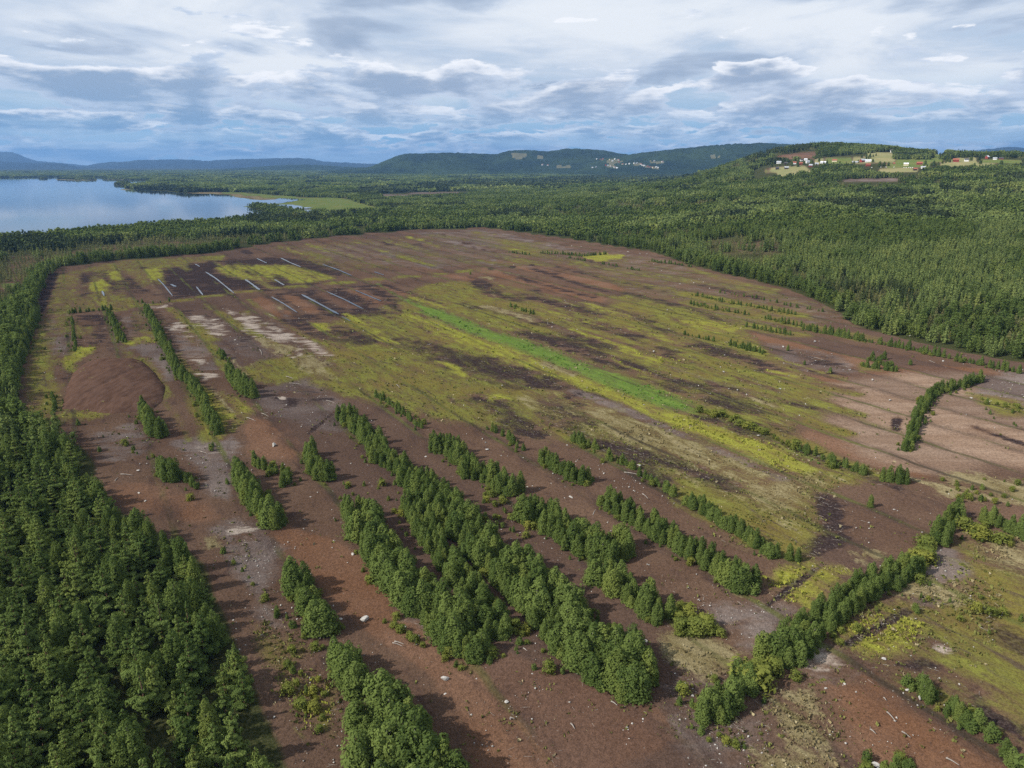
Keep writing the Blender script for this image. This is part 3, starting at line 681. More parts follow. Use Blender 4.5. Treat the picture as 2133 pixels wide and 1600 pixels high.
mountain('hill', 'greener wooded hill with rock faces above the village', [(1180, 357), (1260, 331), (1330, 321.5), (1400, 314.5), (1480, 306), (1530, 303), (1590, 301.5), (1650, 305), (1720, 318), (1800, 335), (1900, 357)], 6800, 1300, M_FIR, 420, 44, 1.0, [[(1262, 333), (1280, 331), (1298, 336), (1290, 341), (1265, 341)], [(1262, 344), (1278, 343), (1288, 349), (1265, 349)], [(1335, 344), (1372, 347), (1372, 352), (1345, 350)], [(1352, 335), (1385, 336), (1384, 340), (1355, 340)], [(1240, 331), (1256, 331), (1256, 334), (1240, 334)], [(1318, 339), (1335, 340), (1336, 345), (1320, 344)], [(1503, 308), (1508, 308), (1508, 312)], [(1478, 325), (1498, 323), (1500, 327), (1482, 330)]])
mountain('mountain', 'blue mountain beyond the farms', [(1700, 352), (1800, 341), (1900, 331), (1990, 324), (2030, 316), (2062, 312), (2110, 309.5), (2133, 313), (2250, 322), (2400, 340), (2500, 352)], 14000, 2400, M_BLUE)
def on_ridge(k, px, py):
    """first point of a ridge met by the sight line through a photo pixel"""
    from mathutils.bvhtree import BVHTree
    from mathutils import Vector
    if k not in BVH: BVH[k] = BVHTree.FromPolygons([Vector(p) for p in RIDGES[k][0]], RIDGES[k][1])
    return BVH[k].ray_cast(Vector((0, 0, CAM_H)), Vector(ray(px, py)).normalized())[0]


BVH = {}

# ------------------------------------------------------------------ haze
hz = mesh('haze', [(x, y, z) for z in (-2.5, 470) for y in (-2500, 25500) for x in (-22000, 22000)], [[0, 2, 3, 1], [4, 5, 7, 6], [0, 1, 5, 4], [2, 6, 7, 3], [0, 4, 6, 2], [1, 3, 7, 5]])
m, g, out = new_mat('haze'); vol = g.n('ShaderNodeVolumePrincipled')
vol.inputs['Color'].default_value = (.23, .45, .84, 1); vol.inputs['Density'].default_value = HAZE_DENSITY; vol.inputs['Anisotropy'].default_value = .1
m.node_tree.links.new(vol.outputs[0], out.inputs['Volume']); hz.materials.append(m)
tag(obj('haze', hz), 'thin blue summer haze over the plain', kind='stuff')

# ------------------------------------------------------------------ trees
def leaf_mat(name, dark, light, transl=.28):
    m, g, out = new_mat(name)
    rnd = g.n('ShaderNodeObjectInfo').outputs['Random']
    a = g.n('ShaderNodeAttribute', attribute_name='tint').outputs['Fac']
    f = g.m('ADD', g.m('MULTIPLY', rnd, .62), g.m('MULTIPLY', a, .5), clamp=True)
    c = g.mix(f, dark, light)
    c = g.mix(g.step(g.m('FRACT', g.m('MULTIPLY', rnd, 7.31)), .72, .98, 0.0, .55), c, (light[0] * 1.25, light[1] * 1.12, light[2]))
    d = g.n('ShaderNodeBsdfDiffuse'); g.put(d.inputs[0], c)
    t = g.n('ShaderNodeBsdfTranslucent'); g.put(t.inputs[0], g.mix(.5, c, (light[0] * 1.3, light[1] * 1.4, light[2])))
    mx = g.n('ShaderNodeMixShader'); mx.inputs[0].default_value = transl
    m.node_tree.links.new(d.outputs[0], mx.inputs[1]); m.node_tree.links.new(t.outputs[0], mx.inputs[2]); m.node_tree.links.new(mx.outputs[0], out.inputs[0])
    return m


M_BIRCH = leaf_mat('birch_leaves', (.050, .080, .022), (.138, .180, .048))
M_WILLOW = leaf_mat('willow_leaves', (.085, .115, .028), (.19, .205, .045))
M_PINE = leaf_mat('pine_needles', (.056, .092, .026), (.172, .225, .064), .28)
M_PINE_SUNLIT = leaf_mat('sunlit_pine_needles', (.066, .098, .030), (.190, .232, .074), .28)  # pines of the stands, lighter: sun-facing brightness is put into the needle colour
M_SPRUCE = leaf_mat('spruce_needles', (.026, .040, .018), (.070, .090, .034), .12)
M_BOG = leaf_mat('bog_pine_needles', (.085, .100, .040), (.195, .195, .080), .22)
M_BARK = plain('birch_bark', (.42, .39, .35), .8, .35, 3.0)
M_PBARK = plain('pine_bark', (.17, .10, .065), .9, .3, 3.0)


def cards(c, nrm, size, rng, stretch=1.0):
    """little leaf sprays: one bent quad each"""
    n = len(c)
    nrm = nrm / (np.linalg.norm(nrm, axis=1)[:, None] + 1e-9)
    t = np.cross(nrm, rng.normal(size=(n, 3))); t /= np.linalg.norm(t, axis=1)[:, None] + 1e-9
    b = np.cross(nrm, t)
    s = (size * (.6 + .8 * rng.random(n)))[:, None]
    k = s * stretch
    v = np.stack([c - t * k - b * s * .55, c + t * k * .2 - b * s * .75 + nrm * s * .2, c + t * k * 1.1 + b * s * .15, c - t * k * .1 + b * s * .8 - nrm * s * .2], 1).reshape(-1, 3)
    f = np.arange(4 * n).reshape(-1, 4)
    return v, f


def crown_birch(h, r, n, size, rng, low=.08, clumps=46, pointed=.62):
    t = rng.random(clumps) ** .85
    prof = lambda t: r * np.minimum(1, (t / .22 + .25)) * np.maximum(0, 1 - t) ** pointed * 1.12
    a = rng.random(clumps) * 6.283; rr = prof(t) * np.sqrt(.25 + .75 * rng.random(clumps)) * .92
    lean = rng.normal(size=2) * .03 * h
    z0 = h * low
    C = np.column_stack([np.cos(a) * rr + lean[0] * t, np.sin(a) * rr + lean[1] * t, z0 + (h - z0) * t * .985])
    C = np.vstack([C, [[lean[0], lean[1], h * .97]]])
    i = rng.integers(0, len(C), n)
    cs = r * (.15 + .14 * rng.random(len(C))); tint = rng.random(len(C))
    off = rng.normal(size=(n, 3)) * cs[i][:, None] * np.array([1, 1, 1.7])
    p = C[i] + off; p[:, 2] = np.clip(p[:, 2], .15, h * 1.02)
    ax = np.column_stack([p[:, 0], p[:, 1], (p[:, 2] - h * .38) * .55])
    nr = ax / (np.linalg.norm(ax, axis=1)[:, None] + 1e-6) + off / (cs[i][:, None] * 1.6) + rng.normal(size=(n, 3)) * .45 + np.array([0, 0, .25])
    v, f = cards(p, nr, np.full(n, size), rng)
    return v, f, np.repeat(np.clip(tint[i] * .7 + rng.random(n) * .3, 0, 1), 4)


def crown_spires(h, r, n, size, rng, low=.04, k=6):
    """a birch of several stems: each one a narrow ragged spire, so that the crown ends in many tips"""
    S = [(0, 0, h, r * .74)]
    for i in range(k):
        a = rng.random() * 6.283; q = r * (.35 + .42 * rng.random()); S.append((math.cos(a) * q, math.sin(a) * q, h * (.52 + .42 * rng.random()), r * (.44 + .24 * rng.random())))
    S = np.array(S); wv = S[:, 2] * S[:, 3] ** 1.6; i = rng.choice(len(S), n, p=wv / wv.sum())
    t = 1 - rng.random(n) ** .72 * .99; t = np.clip(t + rng.normal(size=n) * .02, 0, 1)
    a = rng.random(n) * 6.283; ph = rng.random((len(S), 4)) * 6.283
    wob = 1 + .22 * np.sin(t * 17 + ph[i, 0] + 2 * np.sin(a + ph[i, 1])) + .20 * np.sin(3 * a + ph[i, 2] + t * 9) + .12 * np.sin(5 * a - t * 30 + ph[i, 3])
    rad = S[i, 3] * np.minimum(1, t / .2 + .55) * (1 - t) ** .43 * wob * (.35 + .65 * rng.random(n) ** .5)
    z0 = h * low; z = z0 + (S[i, 2] - z0) * t
    bend = (z / h) ** 2
    p = np.column_stack([S[i, 0] * (.55 + .45 * bend) + np.cos(a) * rad, S[i, 1] * (.55 + .45 * bend) + np.sin(a) * rad, z])
    nr = np.column_stack([np.cos(a) + p[:, 0] / r * .6, np.sin(a) + p[:, 1] / r * .6, .45 + .5 * t]) + rng.normal(size=(n, 3)) * .42
    v, f = cards(p, nr, np.full(n, size), rng, 1.1)
    return v, f, np.repeat(np.clip(rng.random(len(S))[i] * .5 + .25 * (wob - .6) + rng.random(n) * .35, 0, 1), 4)


def crown_conifer(h, r, n, size, rng, low=.12, droop=.12, taper=.85, rough=.25, wh=.55):
    zs = []; z = h * low
    while z < h * .985: zs.append(z); z += wh * (.7 + .6 * rng.random())
    B = []
    for z in zs:
        t = (z - h * low) / (h * (1 - low)); R = r * max(.03, (1 - t)) ** taper * (1 + rough * rng.normal() * .5)
        if t < .15: R *= .7 + 2 * t
        for a in np.arange(0, 6.283, 6.283 / (5 + (R > 1))) + rng.random() * 6: B.append((z, a + rng.normal() * .2, max(.12, R * (.75 + .45 * rng.random()))))
    B = np.array(B); wgt = B[:, 2] / B[:, 2].sum()
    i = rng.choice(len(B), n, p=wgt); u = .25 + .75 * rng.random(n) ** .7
    z, a, R = B[i].T; R = R * u
    side = rng.normal(size=n) * .16 * B[i, 2] * (1.1 - .5 * u)
    p = np.column_stack([np.cos(a) * R - np.sin(a) * side, np.sin(a) * R + np.cos(a) * side, z - droop * R + .10 * R * u + rng.normal(size=n) * .12])
    nr = np.column_stack([np.cos(a), np.sin(a), np.full(n, .75)]) + rng.normal(size=(n, 3)) * .42
    v, f = cards(p, nr, np.full(n, size), rng, 1.25)
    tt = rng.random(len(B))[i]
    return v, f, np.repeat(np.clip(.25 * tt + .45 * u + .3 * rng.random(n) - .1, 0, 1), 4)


def trunk_arrays(h, r, rng, limbs=4, spread=1.0, top=.9):
    V, Fq = [], []
    def tube(p0, p1, r0, r1, k=6):
        b = len(V); d = np.array(p1) - np.array(p0); d = d / np.linalg.norm(d); s = np.cross(d, [.3, .9, .2]); s /= np.linalg.norm(s); t = np.cross(d, s)
        for p, r_ in ((p0, r0), (p1, r1)):
            for j in range(k):
                a = 6.283 * j / k; V.append(np.array(p) + r_ * (math.cos(a) * s + math.sin(a) * t))
        for j in range(k): Fq.append((b + j, b + (j + 1) % k, b + k + (j + 1) % k, b + k + j))
    bx, by = rng.normal(size=2) * .02 * h
    tube((0, 0, -.3), (bx, by, h * .5), r, r * .65); tube((bx, by, h * .5), (bx * .4, by * .4, h * top), r * .65, r * .15)
    for i in range(limbs):
        z = h * (.25 + .5 * i / max(1, limbs)); a = rng.random() * 6.28
        tube((bx * z / h, by * z / h, z), (math.cos(a) * spread, math.sin(a) * spread, z + spread * .7), r * .3, r * .08, 4)
    return np.array(V), np.array(Fq)


PROTO = {}


def make_protos():
    rng = np.random.default_rng(21)
    def add(kind, crown, trunk, mat, bark, h):
        v, f, t = crown
        cm = mesh('crown', v, f, mat, False, {'tint': ('FLOAT', 'POINT', t)})
        tv, tf = trunk; tm = mesh('trunk', tv, tf, bark, True)
        PROTO.setdefault(kind, []).append((cm, tm, h))
    for i in range(9):                                               # hedge birches, 6 m
        h, r = 6.0, 1.5 + .5 * rng.random()
        add('birch', crown_spires(h, r, 5200, .110, rng, .02, 4 + i % 5), trunk_arrays(h, .09, rng, 4, .8), M_BIRCH, M_BARK, h)
    for i in range(6):                                               # tall wood birches, 11 m
        h, r = 11.0, 2.5 + .6 * rng.random()
        add('tall_birch', crown_spires(h, r, 8500, .140, rng, .06, 6 + i % 4), trunk_arrays(h, .14, rng, 5, 1.2), M_BIRCH, M_BARK, h)
    for i in range(9):                                               # pines, 11 m
        h, r = 11.0, 2.3 + .7 * rng.random()
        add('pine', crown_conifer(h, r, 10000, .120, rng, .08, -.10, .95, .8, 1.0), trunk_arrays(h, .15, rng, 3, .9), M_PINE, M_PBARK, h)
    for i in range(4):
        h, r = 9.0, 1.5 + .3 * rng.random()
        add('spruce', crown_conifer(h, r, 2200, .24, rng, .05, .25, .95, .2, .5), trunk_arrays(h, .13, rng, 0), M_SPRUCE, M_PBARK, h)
    for i in range(6):                                               # low round shrubs, 2.2 m
        h, r = 2.2, 1.25 + .25 * rng.random()
        add('willow', crown_birch(h, r, 700, .15, rng, .05, 24, .42), trunk_arrays(h, .05, rng, 4, .5), M_WILLOW, M_BARK, h)
    for i in range(6):                                               # birch saplings, 2.6 m
        h, r = 2.6, .95 + .2 * rng.random()
        add('sapling', crown_spires(h, r, 800, .12, rng, .03, 3 + i % 4), trunk_arrays(h, .04, rng, 3, .4), M_BIRCH, M_BARK, h)


make_protos()

# -- forests seen as masses: small stands of trees set out over the ground
LIB = bpy.data.collections.new('stand_library')


def stand(name, kind, n_trees, side, quads, rng, hh=(9, 13)):
    Vs, Fs, Ts, off = [], [], [], 0
    g = int(math.ceil(math.sqrt(n_trees)))
    k = 0
    for i in range(g):
        for j in range(g):
            if k >= n_trees: break
            k += 1
            x, y = ((i + .5) / g - .5) * side + rng.normal() * side / g * .25, ((j + .5) / g - .5) * side + rng.normal() * side / g * .25
            h = hh[0] + (hh[1] - hh[0]) * rng.random()
            sc = 1.0 + 14.0 / quads
            if kind == 'birch': v, f, t = crown_birch(h, h * .2, quads, h * .034 * sc * math.sqrt(250 / quads), rng, .1, max(5, min(30, quads // 6)), .55)
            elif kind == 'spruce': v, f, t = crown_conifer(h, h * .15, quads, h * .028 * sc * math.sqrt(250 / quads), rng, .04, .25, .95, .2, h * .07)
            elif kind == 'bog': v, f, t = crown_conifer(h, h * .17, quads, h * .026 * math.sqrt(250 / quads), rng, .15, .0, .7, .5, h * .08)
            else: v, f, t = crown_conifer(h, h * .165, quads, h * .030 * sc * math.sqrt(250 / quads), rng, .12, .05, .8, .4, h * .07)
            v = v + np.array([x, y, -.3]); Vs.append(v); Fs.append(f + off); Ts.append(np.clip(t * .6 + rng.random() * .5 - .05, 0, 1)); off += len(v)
    mat = {'birch': M_BIRCH, 'spruce': M_SPRUCE, 'bog': M_BOG, 'pine': M_PINE_SUNLIT}[kind]
    me = mesh(name, np.vstack(Vs), np.vstack(Fs), mat, False, {'tint': ('FLOAT', 'POINT', np.concatenate(Ts))})
    return bpy.data.objects.new(name, me)


def gn_scatter(name, label, col, XY, Z, idx, scale, rz):
    me = mesh(name, np.column_stack([XY, Z]), np.zeros((0, 3), np.int32), None, False,
              {'vi': ('INT', 'POINT', idx.astype(np.int32)), 'sc': ('FLOAT', 'POINT', scale.astype(np.float32)), 'rz': ('FLOAT_VECTOR', 'POINT', np.column_stack([np.zeros(len(rz)), np.zeros(len(rz)), rz]).astype(np.float32))})
    o = obj(name, me); tag(o, label, kind='stuff')
    ng = bpy.data.node_groups.new(name, 'GeometryNodeTree')
    ng.interface.new_socket('Geometry', in_out='INPUT', socket_type='NodeSocketGeometry'); ng.interface.new_socket('Geometry', in_out='OUTPUT', socket_type='NodeSocketGeometry')
    N = ng.nodes; i, out = N.new('NodeGroupInput'), N.new('NodeGroupOutput')
    m2p, inst, ci = N.new('GeometryNodeMeshToPoints'), N.new('GeometryNodeInstanceOnPoints'), N.new('GeometryNodeCollectionInfo')
    ci.inputs[0].default_value = col; ci.inputs[1].default_value = True; ci.inputs[2].default_value = True
    def attr(nm, t):
        a = N.new('GeometryNodeInputNamedAttribute'); a.data_type = t; a.inputs[0].default_value = nm; return a.outputs[0]
    lk = ng.links.new
    lk(i.outputs[0], m2p.inputs[0]); lk(m2p.outputs[0], inst.inputs['Points']); lk(ci.outputs[0], inst.inputs['Instance']); inst.inputs['Pick Instance'].default_value = True
    lk(attr('vi', 'INT'), inst.inputs['Instance Index']); lk(attr('rz', 'FLOAT_VECTOR'), inst.inputs['Rotation']); lk(attr('sc', 'FLOAT'), inst.inputs['Scale'])
    lk(inst.outputs[0], out.inputs[0])
    o.modifiers.new('stands', 'NODES').node_group = ng
    return o


KINDS4 = ['pine', 'birch', 'spruce', 'bog']
NV = 4


def stand_library(tag_, n, side, quads, hh):
    c = bpy.data.collections.new('stands_' + tag_); rng = np.random.default_rng(5 + n)
    for ki, k in enumerate(KINDS4):
        for v in range(NV):
            h2 = {'bog': (hh[0] * .35, hh[1] * .62), 'birch': (hh[0] * .75, hh[1] * .9), 'spruce': (hh[0], hh[1] * 1.15), 'pine': hh}[k]
            c.objects.link(stand('s%02d_%s' % (ki * NV + v, k), k, int(n * (.6 if k == 'bog' else 1)), side, quads, rng, h2))
    return c


NOTREE = [W(p) for p in ([(1690, 336), (1720, 327), (1800, 321), (1842, 314), (1864, 317), (1830, 342), (1760, 349), (1715, 350)], [(395, 402), (430, 399), (500, 401), (640, 411), (720, 413), (800, 436), (740, 446), (690, 446), (640, 447), (560, 432), (500, 432), (480, 410)],
                         [(1745, 373), (1875, 372), (1885, 392), (1755, 394)], [(1602, 334), (1640, 322), (1668, 317), (1700, 314), (1700, 324), (1715, 327), (1690, 332), (1640, 336)], [(780, 404), (990, 396), (975, 408), (800, 417)],
                         [(1560, 368), (1580, 348), (1640, 338), (1720, 332), (1760, 340), (1830, 321), (1862, 319), (1866, 333), (1932, 332), (1940, 324), (1978, 321), (1965, 332), (1990, 330), (2030, 327), (2060, 330), (2140, 333), (2140, 351), (1960, 356), (1915, 367), (1870, 370), (1800, 364), (1780, 352), (1715, 350), (1690, 362), (1640, 374), (1570, 374)],
                         [(1540, 334), (1575, 323), (1604, 324), (1590, 330)], [(1112, 456), (1140, 453), (1150, 461), (1128, 463)])]
FIELDW = W(FIELD)
SPRUCE_SHADE_Z = [W(p) for p in ([(720, 400), (900, 385), (1100, 376), (1450, 357), (1470, 364), (1250, 386), (1130, 396), (1000, 392), (850, 407), (760, 413)], [(500, 462), (545, 452), (620, 452), (720, 460), (660, 472), (540, 474)], [(0, 505), (60, 500), (130, 505), (135, 522), (60, 530), (0, 530)], [(270, 393), (330, 388), (420, 391), (430, 399), (330, 399)], [(1460, 352), (1520, 330), (1600, 306), (1700, 297), (1740, 300), (1690, 313), (1600, 330), (1560, 340)])]  # first band: dark spruces, partly a cloud shadow put into the tree colour
BOG_Z = [W(p) for p in ([(-400, 640), (0, 548), (0, 530), (140, 522), (200, 505), (400, 495), (560, 492), (700, 480), (800, 466), (830, 474), (700, 489), (560, 503), (420, 524), (250, 537), (120, 551), (95, 575), (40, 620), (-200, 800)], [(1450, 505), (1530, 492), (1620, 505), (1650, 540), (1560, 560), (1480, 540)])]
BIRCH_Z = [W(p) for p in ([(-200, 520), (0, 500), (200, 484), (330, 472), (500, 461), (540, 465), (330, 488), (200, 500), (0, 525)], [(700, 450), (900, 440), (1020, 450), (1010, 470), (880, 474), (760, 470), (700, 462)])]


def scatter_forest():
    rng = np.random.default_rng(3)
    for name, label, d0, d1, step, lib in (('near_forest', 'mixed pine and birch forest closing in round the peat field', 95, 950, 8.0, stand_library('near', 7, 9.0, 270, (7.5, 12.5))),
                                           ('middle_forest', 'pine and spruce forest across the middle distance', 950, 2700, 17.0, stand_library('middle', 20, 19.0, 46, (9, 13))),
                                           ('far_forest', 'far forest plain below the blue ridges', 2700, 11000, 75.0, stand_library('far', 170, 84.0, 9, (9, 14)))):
        ymax = d1; xs = np.arange(-d1 * .86, d1 * .86, step); ys = np.arange(d0 * .55, ymax, step)
        X, Y = np.meshgrid(xs, ys); XY = np.column_stack([X.ravel(), Y.ravel()]) + rng.uniform(-.35, .35, (X.size, 2)) * step
        d = np.hypot(XY[:, 0], XY[:, 1]); XY = XY[(d > d0) & (d < d1) & (np.abs(XY[:, 0]) < XY[:, 1] * .80 + 25) & (XY[:, 1] > 60)]
        keep = ~inside(XY, FIELDW) & ~in_lake(XY, step * .35)
        keep &= seg_dist(XY, FIELDW, True) > step * .42 if d0 < 2000 else True
        for nz in NOTREE: keep &= ~inside(XY, nz)
        keep &= ~inside(XY, BLOCKW)
        XY = XY[keep]
        n1 = vnoise(XY[:, 0] / 130, XY[:, 1] / 130, 21); n2 = vnoise(XY[:, 0] / 45, XY[:, 1] / 45, 22)
        kind = np.where(n1 + .4 * (n2 - .5) > .55, 1, 0); kind = np.where((n1 < .3) & (n2 > .45), 2, kind)
        edge = seg_dist(XY, FIELDW, True) < 12; kind = np.where(edge & (rng.random(len(XY)) < .75), 1, kind)
        for z in BIRCH_Z: kind = np.where(inside(XY, z) & (rng.random(len(XY)) < .7), 1, kind)
        for z in SPRUCE_SHADE_Z: kind = np.where(inside(XY, z) & (rng.random(len(XY)) < .85), 2, kind)
        n3 = vnoise(XY[:, 0] / 260 + 3.3, XY[:, 1] / 95, 23); kind = np.where((n3 > .64) & ~edge & (rng.random(len(XY)) < .65), 3, kind)
        bog = np.zeros(len(XY), bool)
        for z in BOG_Z: bog |= inside(XY, z)
        bog &= ~edge
        kind = np.where(bog & (rng.random(len(XY)) < .9), 3, kind)
        ok = ~(bog & (rng.random(len(XY)) < .42)); XY, kind = XY[ok], kind[ok]
        Z = terr(XY[:, 0], XY[:, 1]) - .2
        idx = kind * NV + rng.integers(0, NV, len(XY))
        gn_scatter(name, label, lib, XY, Z, idx, .82 + .36 * rng.random(len(XY)), rng.random(len(XY)) * 6.283)
        print(name, len(XY))


BLOCK_PX = [(-420, 985), (-100, 960), (60, 950), (185, 962), (195, 985), (200, 1012), (262, 1078), (340, 1125), (410, 1172), (440, 1250), (490, 1362), (540, 1482), (590, 1600), (625, 1720), (640, 1850), (-420, 1850)]
BLOCKW = W(BLOCK_PX)
scatter_forest()

# islands in the lake
M_ISLE = plain('island_shore', (.11, .10, .05), .95, .3, .02)
ISLES = [([(116, 374.6), (125, 370), (160, 368.5), (200, 372), (203, 375.3), (165, 376.2)], 'largest wooded island in the lake'), ([(240, 385.5), (247, 381), (262, 380.5), (271, 385), (256, 387)], 'small round island off the wooded point'), ([(82, 372), (90, 370.5), (98, 372), (90, 372.8)], 'tiny islet near the far shore'), ([(212, 374), (235, 371.5), (272, 372.5), (276, 375.5)], 'flat island beside the largest one'), ([(250, 395.3), (262, 394), (273, 394.6), (262, 396)], 'bare skerry off the wooded point')]
_ip = []
for pl, lab in ISLES:
    l = W(pl); c = l.mean(0); n = len(l)
    v = np.vstack([np.column_stack([l, np.full(n, .1)]), np.column_stack([c + (l - c) * .8, np.full(n, 1.3)])])
    f = [[i, (i + 1) % n, n + (i + 1) % n, n + i] for i in range(n)] + [list(range(n, 2 * n))]
    me = mesh('island', v, f, M_ISLE); tag(obj('island', me), lab, kind='structure')
    if 'skerry' in lab: continue
    lo, hi = l.min(0), l.max(0); rng = np.random.default_rng(n)
    p = lo + (hi - lo) * rng.random((900, 2)); p = p[inside(p, c + (l - c) * .92)]; k = max(4, int((hi - lo).prod() / 260)); _ip.append(p[:k])
_ip = np.vstack(_ip); _rg = np.random.default_rng(2)
gn_scatter('island_wood', 'low pine wood on the lake islands', bpy.data.collections['stands_middle'], _ip, np.full(len(_ip), .9), _rg.choice([0, 1, 2, 8, 9, 3], len(_ip)), .7 + .3 * _rg.random(len(_ip)), _rg.random(len(_ip)) * 6.28)


# the big heap of milled peat
def build_heap():
    base = W([(128, 852), (140, 805), (152, 778), (176, 758), (235, 750), (296, 752), (322, 775), (346, 806), (342, 838), (322, 853), (232, 864)])
    lo, hi = base.min(0) - 2, base.max(0) + 2; n = 110
    X, Y = np.meshgrid(np.linspace(lo[0], hi[0], n), np.linspace(lo[1], hi[1], n)); XY = np.column_stack([X.ravel(), Y.ravel()])
    d = seg_dist(XY, base, True); d = np.where(inside(XY, base), d, -d)
    h = 3.3 * (1 - np.exp(-np.maximum(d, 0) / 5.5)) * np.clip(d / 2, 0, 1) ** .6
    a = np.clip((XY[:, 1] - lo[1]) / (hi[1] - lo[1]), 0, 1); h *= .8 + .45 * a
    h -= .5 * np.exp(-((XY[:, 0] - (lo[0] + hi[0]) / 2 - 4 * (a - .5)) / 1.6) ** 2) * (h > .5)             # wheel-worn gully
    h += ((vnoise(XY[:, 0] / 4, XY[:, 1] / 4, 41) - .5) * .8 + (vnoise(XY[:, 0] / 1.3, XY[:, 1] / 1.3, 42) - .5) * .25) * np.clip(h, 0, 1)
    z = terr(XY[:, 0], XY[:, 1]) + np.where(d > 0, h + .2, -1.2)
    i = np.arange(n - 1)[:, None] * n + np.arange(n - 1)[None]; q = np.stack([i, i + 1, i + n + 1, i + n], 2).reshape(-1, 4); keep = (d[q] > -2).any(1)
    m, g, out = new_mat('heap_peat'); tc = g.n('ShaderNodeTexCoord').outputs['Object']
    st = g.mapping(tc, rot=(0, 0, .25), scale=(1, .22, 1)); n1 = g.noise(st, .5, 6, .6, .3); n2 = g.noise(tc, 2.2, 5, .7); n3 = g.noise(tc, .16, 5, .65)
    c = g.mix(g.step(n1, .35, .65), (.066, .038, .027), (.092, .055, .040)); c = g.mix(g.step(n2, .6, .8), c, (.055, .034, .028)); c = g.mix(g.step(n3, .66, .72), c, (.15, .135, .05))
    b = g.n('ShaderNodeBsdfDiffuse'); g.put(b.inputs[0], c); bn = g.n('ShaderNodeBump'); g.put(bn.inputs['Height'], g.m('ADD', n1, n2)); g.put(bn.inputs['Distance'], .3); g.put(bn.inputs['Strength'], .6)
    m.node_tree.links.new(bn.outputs[0], b.inputs['Normal']); m.node_tree.links.new(b.outputs[0], out.inputs[0])
    tag(obj('peat_heap', mesh('peat_heap', np.column_stack([XY, z]), q[keep], m, True)), 'great smooth heap of milled brown peat by the western hedge', 'peat heap')


build_heap()

# ------------------------------------------------------------------ single trees
ONES = ['', 'first', 'second', 'third', 'fourth', 'fifth', 'sixth', 'seventh', 'eighth', 'ninth', 'tenth', 'eleventh', 'twelfth', 'thirteenth', 'fourteenth', 'fifteenth', 'sixteenth', 'seventeenth', 'eighteenth', 'nineteenth']
TENS = {2: ('twenty', 'twentieth'), 3: ('thirty', 'thirtieth'), 4: ('forty', 'fortieth'), 5: ('fifty', 'fiftieth'), 6: ('sixty', 'sixtieth'), 7: ('seventy', 'seventieth'), 8: ('eighty', 'eightieth'), 9: ('ninety', 'ninetieth')}


def nth(n):
    if n < 20: return ONES[n]
    if n >= 100: return 'hundred-and-' + nth(n - 100) if n > 100 else 'hundredth'
    t, o = divmod(n, 10)
    return TENS[t][1] if o == 0 else TENS[t][0] + '-' + ONES[o]


def plant(name, kind, x, y, h, label, cat, group, rng, wide=1.0):
    protos = PROTO[kind]; cm, tm, ph = protos[rng.integers(len(protos))]
    e = bpy.data.objects.new(name, None); e.empty_display_size = .5; link(e)
    s = h / ph
    e.location = (x, y, float(terr(x, y)) - .05); e.rotation_euler = (rng.normal() * .03, rng.normal() * .03, rng.random() * 6.283); e.scale = (s * wide, s * wide, s)
    tag(e, label, cat, group)
    t = bpy.data.objects.new('trunk', tm); link(t, e)
    c = bpy.data.objects.new('crown', cm); link(c, e)
    return e


FRINGE = []
TREES = []      # (name, kind, x, y, h, wide, hedge phrase)


def hedge(phrase, px, h, lanes=(0,), gap=2.6, kind='birch', jit=.6, drop=.06, wide=1.0, taper=True):
    rng = np.random.default_rng(abs(hash(px[0])) % 99991 if False else int(px[0][0] * 31 + px[0][1] * 7))
    w_ = W(px); seg = np.linalg.norm(np.diff(w_, axis=0), axis=1); cum = np.concatenate([[0], np.cumsum(seg)])
    gap = gap * (.86 if h[1] > 4 else 1); n = max(1, int(cum[-1] / gap) + 1)
    for li, ln in enumerate(lanes):
        for s in np.linspace(0, cum[-1], n):
            if rng.random() < drop: continue
            s2 = np.clip(s + rng.normal() * gap * .25, 0, cum[-1])
            p = np.array([np.interp(s2, cum, w_[:, k]) for k in (0, 1)]); q = np.array([np.interp(min(s2 + 1, cum[-1]), cum, w_[:, k]) for k in (0, 1)]) - np.array([np.interp(max(s2 - 1, 0), cum, w_[:, k]) for k in (0, 1)])
            q = q / (np.linalg.norm(q) + 1e-9); nr = np.array([-q[1], q[0]])
            p = p + nr * (ln + rng.normal() * jit * .6)
            hh = (h[0] * .5 + (h[1] * 1.15 - h[0] * .5) * rng.random() ** .75) * (1 if ln == 0 or not taper else .88)
            TREES.append((kind, p[0], p[1], hh, wide, phrase, s2, rng.integers(1 << 30)))
            if n > 4 and h[1] > 3.4 and rng.random() < .55:
                q = p + nr * rng.choice([-1, 1]) * (1.6 + 2.2 * rng.random()) + q * rng.normal(); FRINGE.append((q[0], q[1], .7 + 1.5 * rng.random() ** 1.5, phrase))


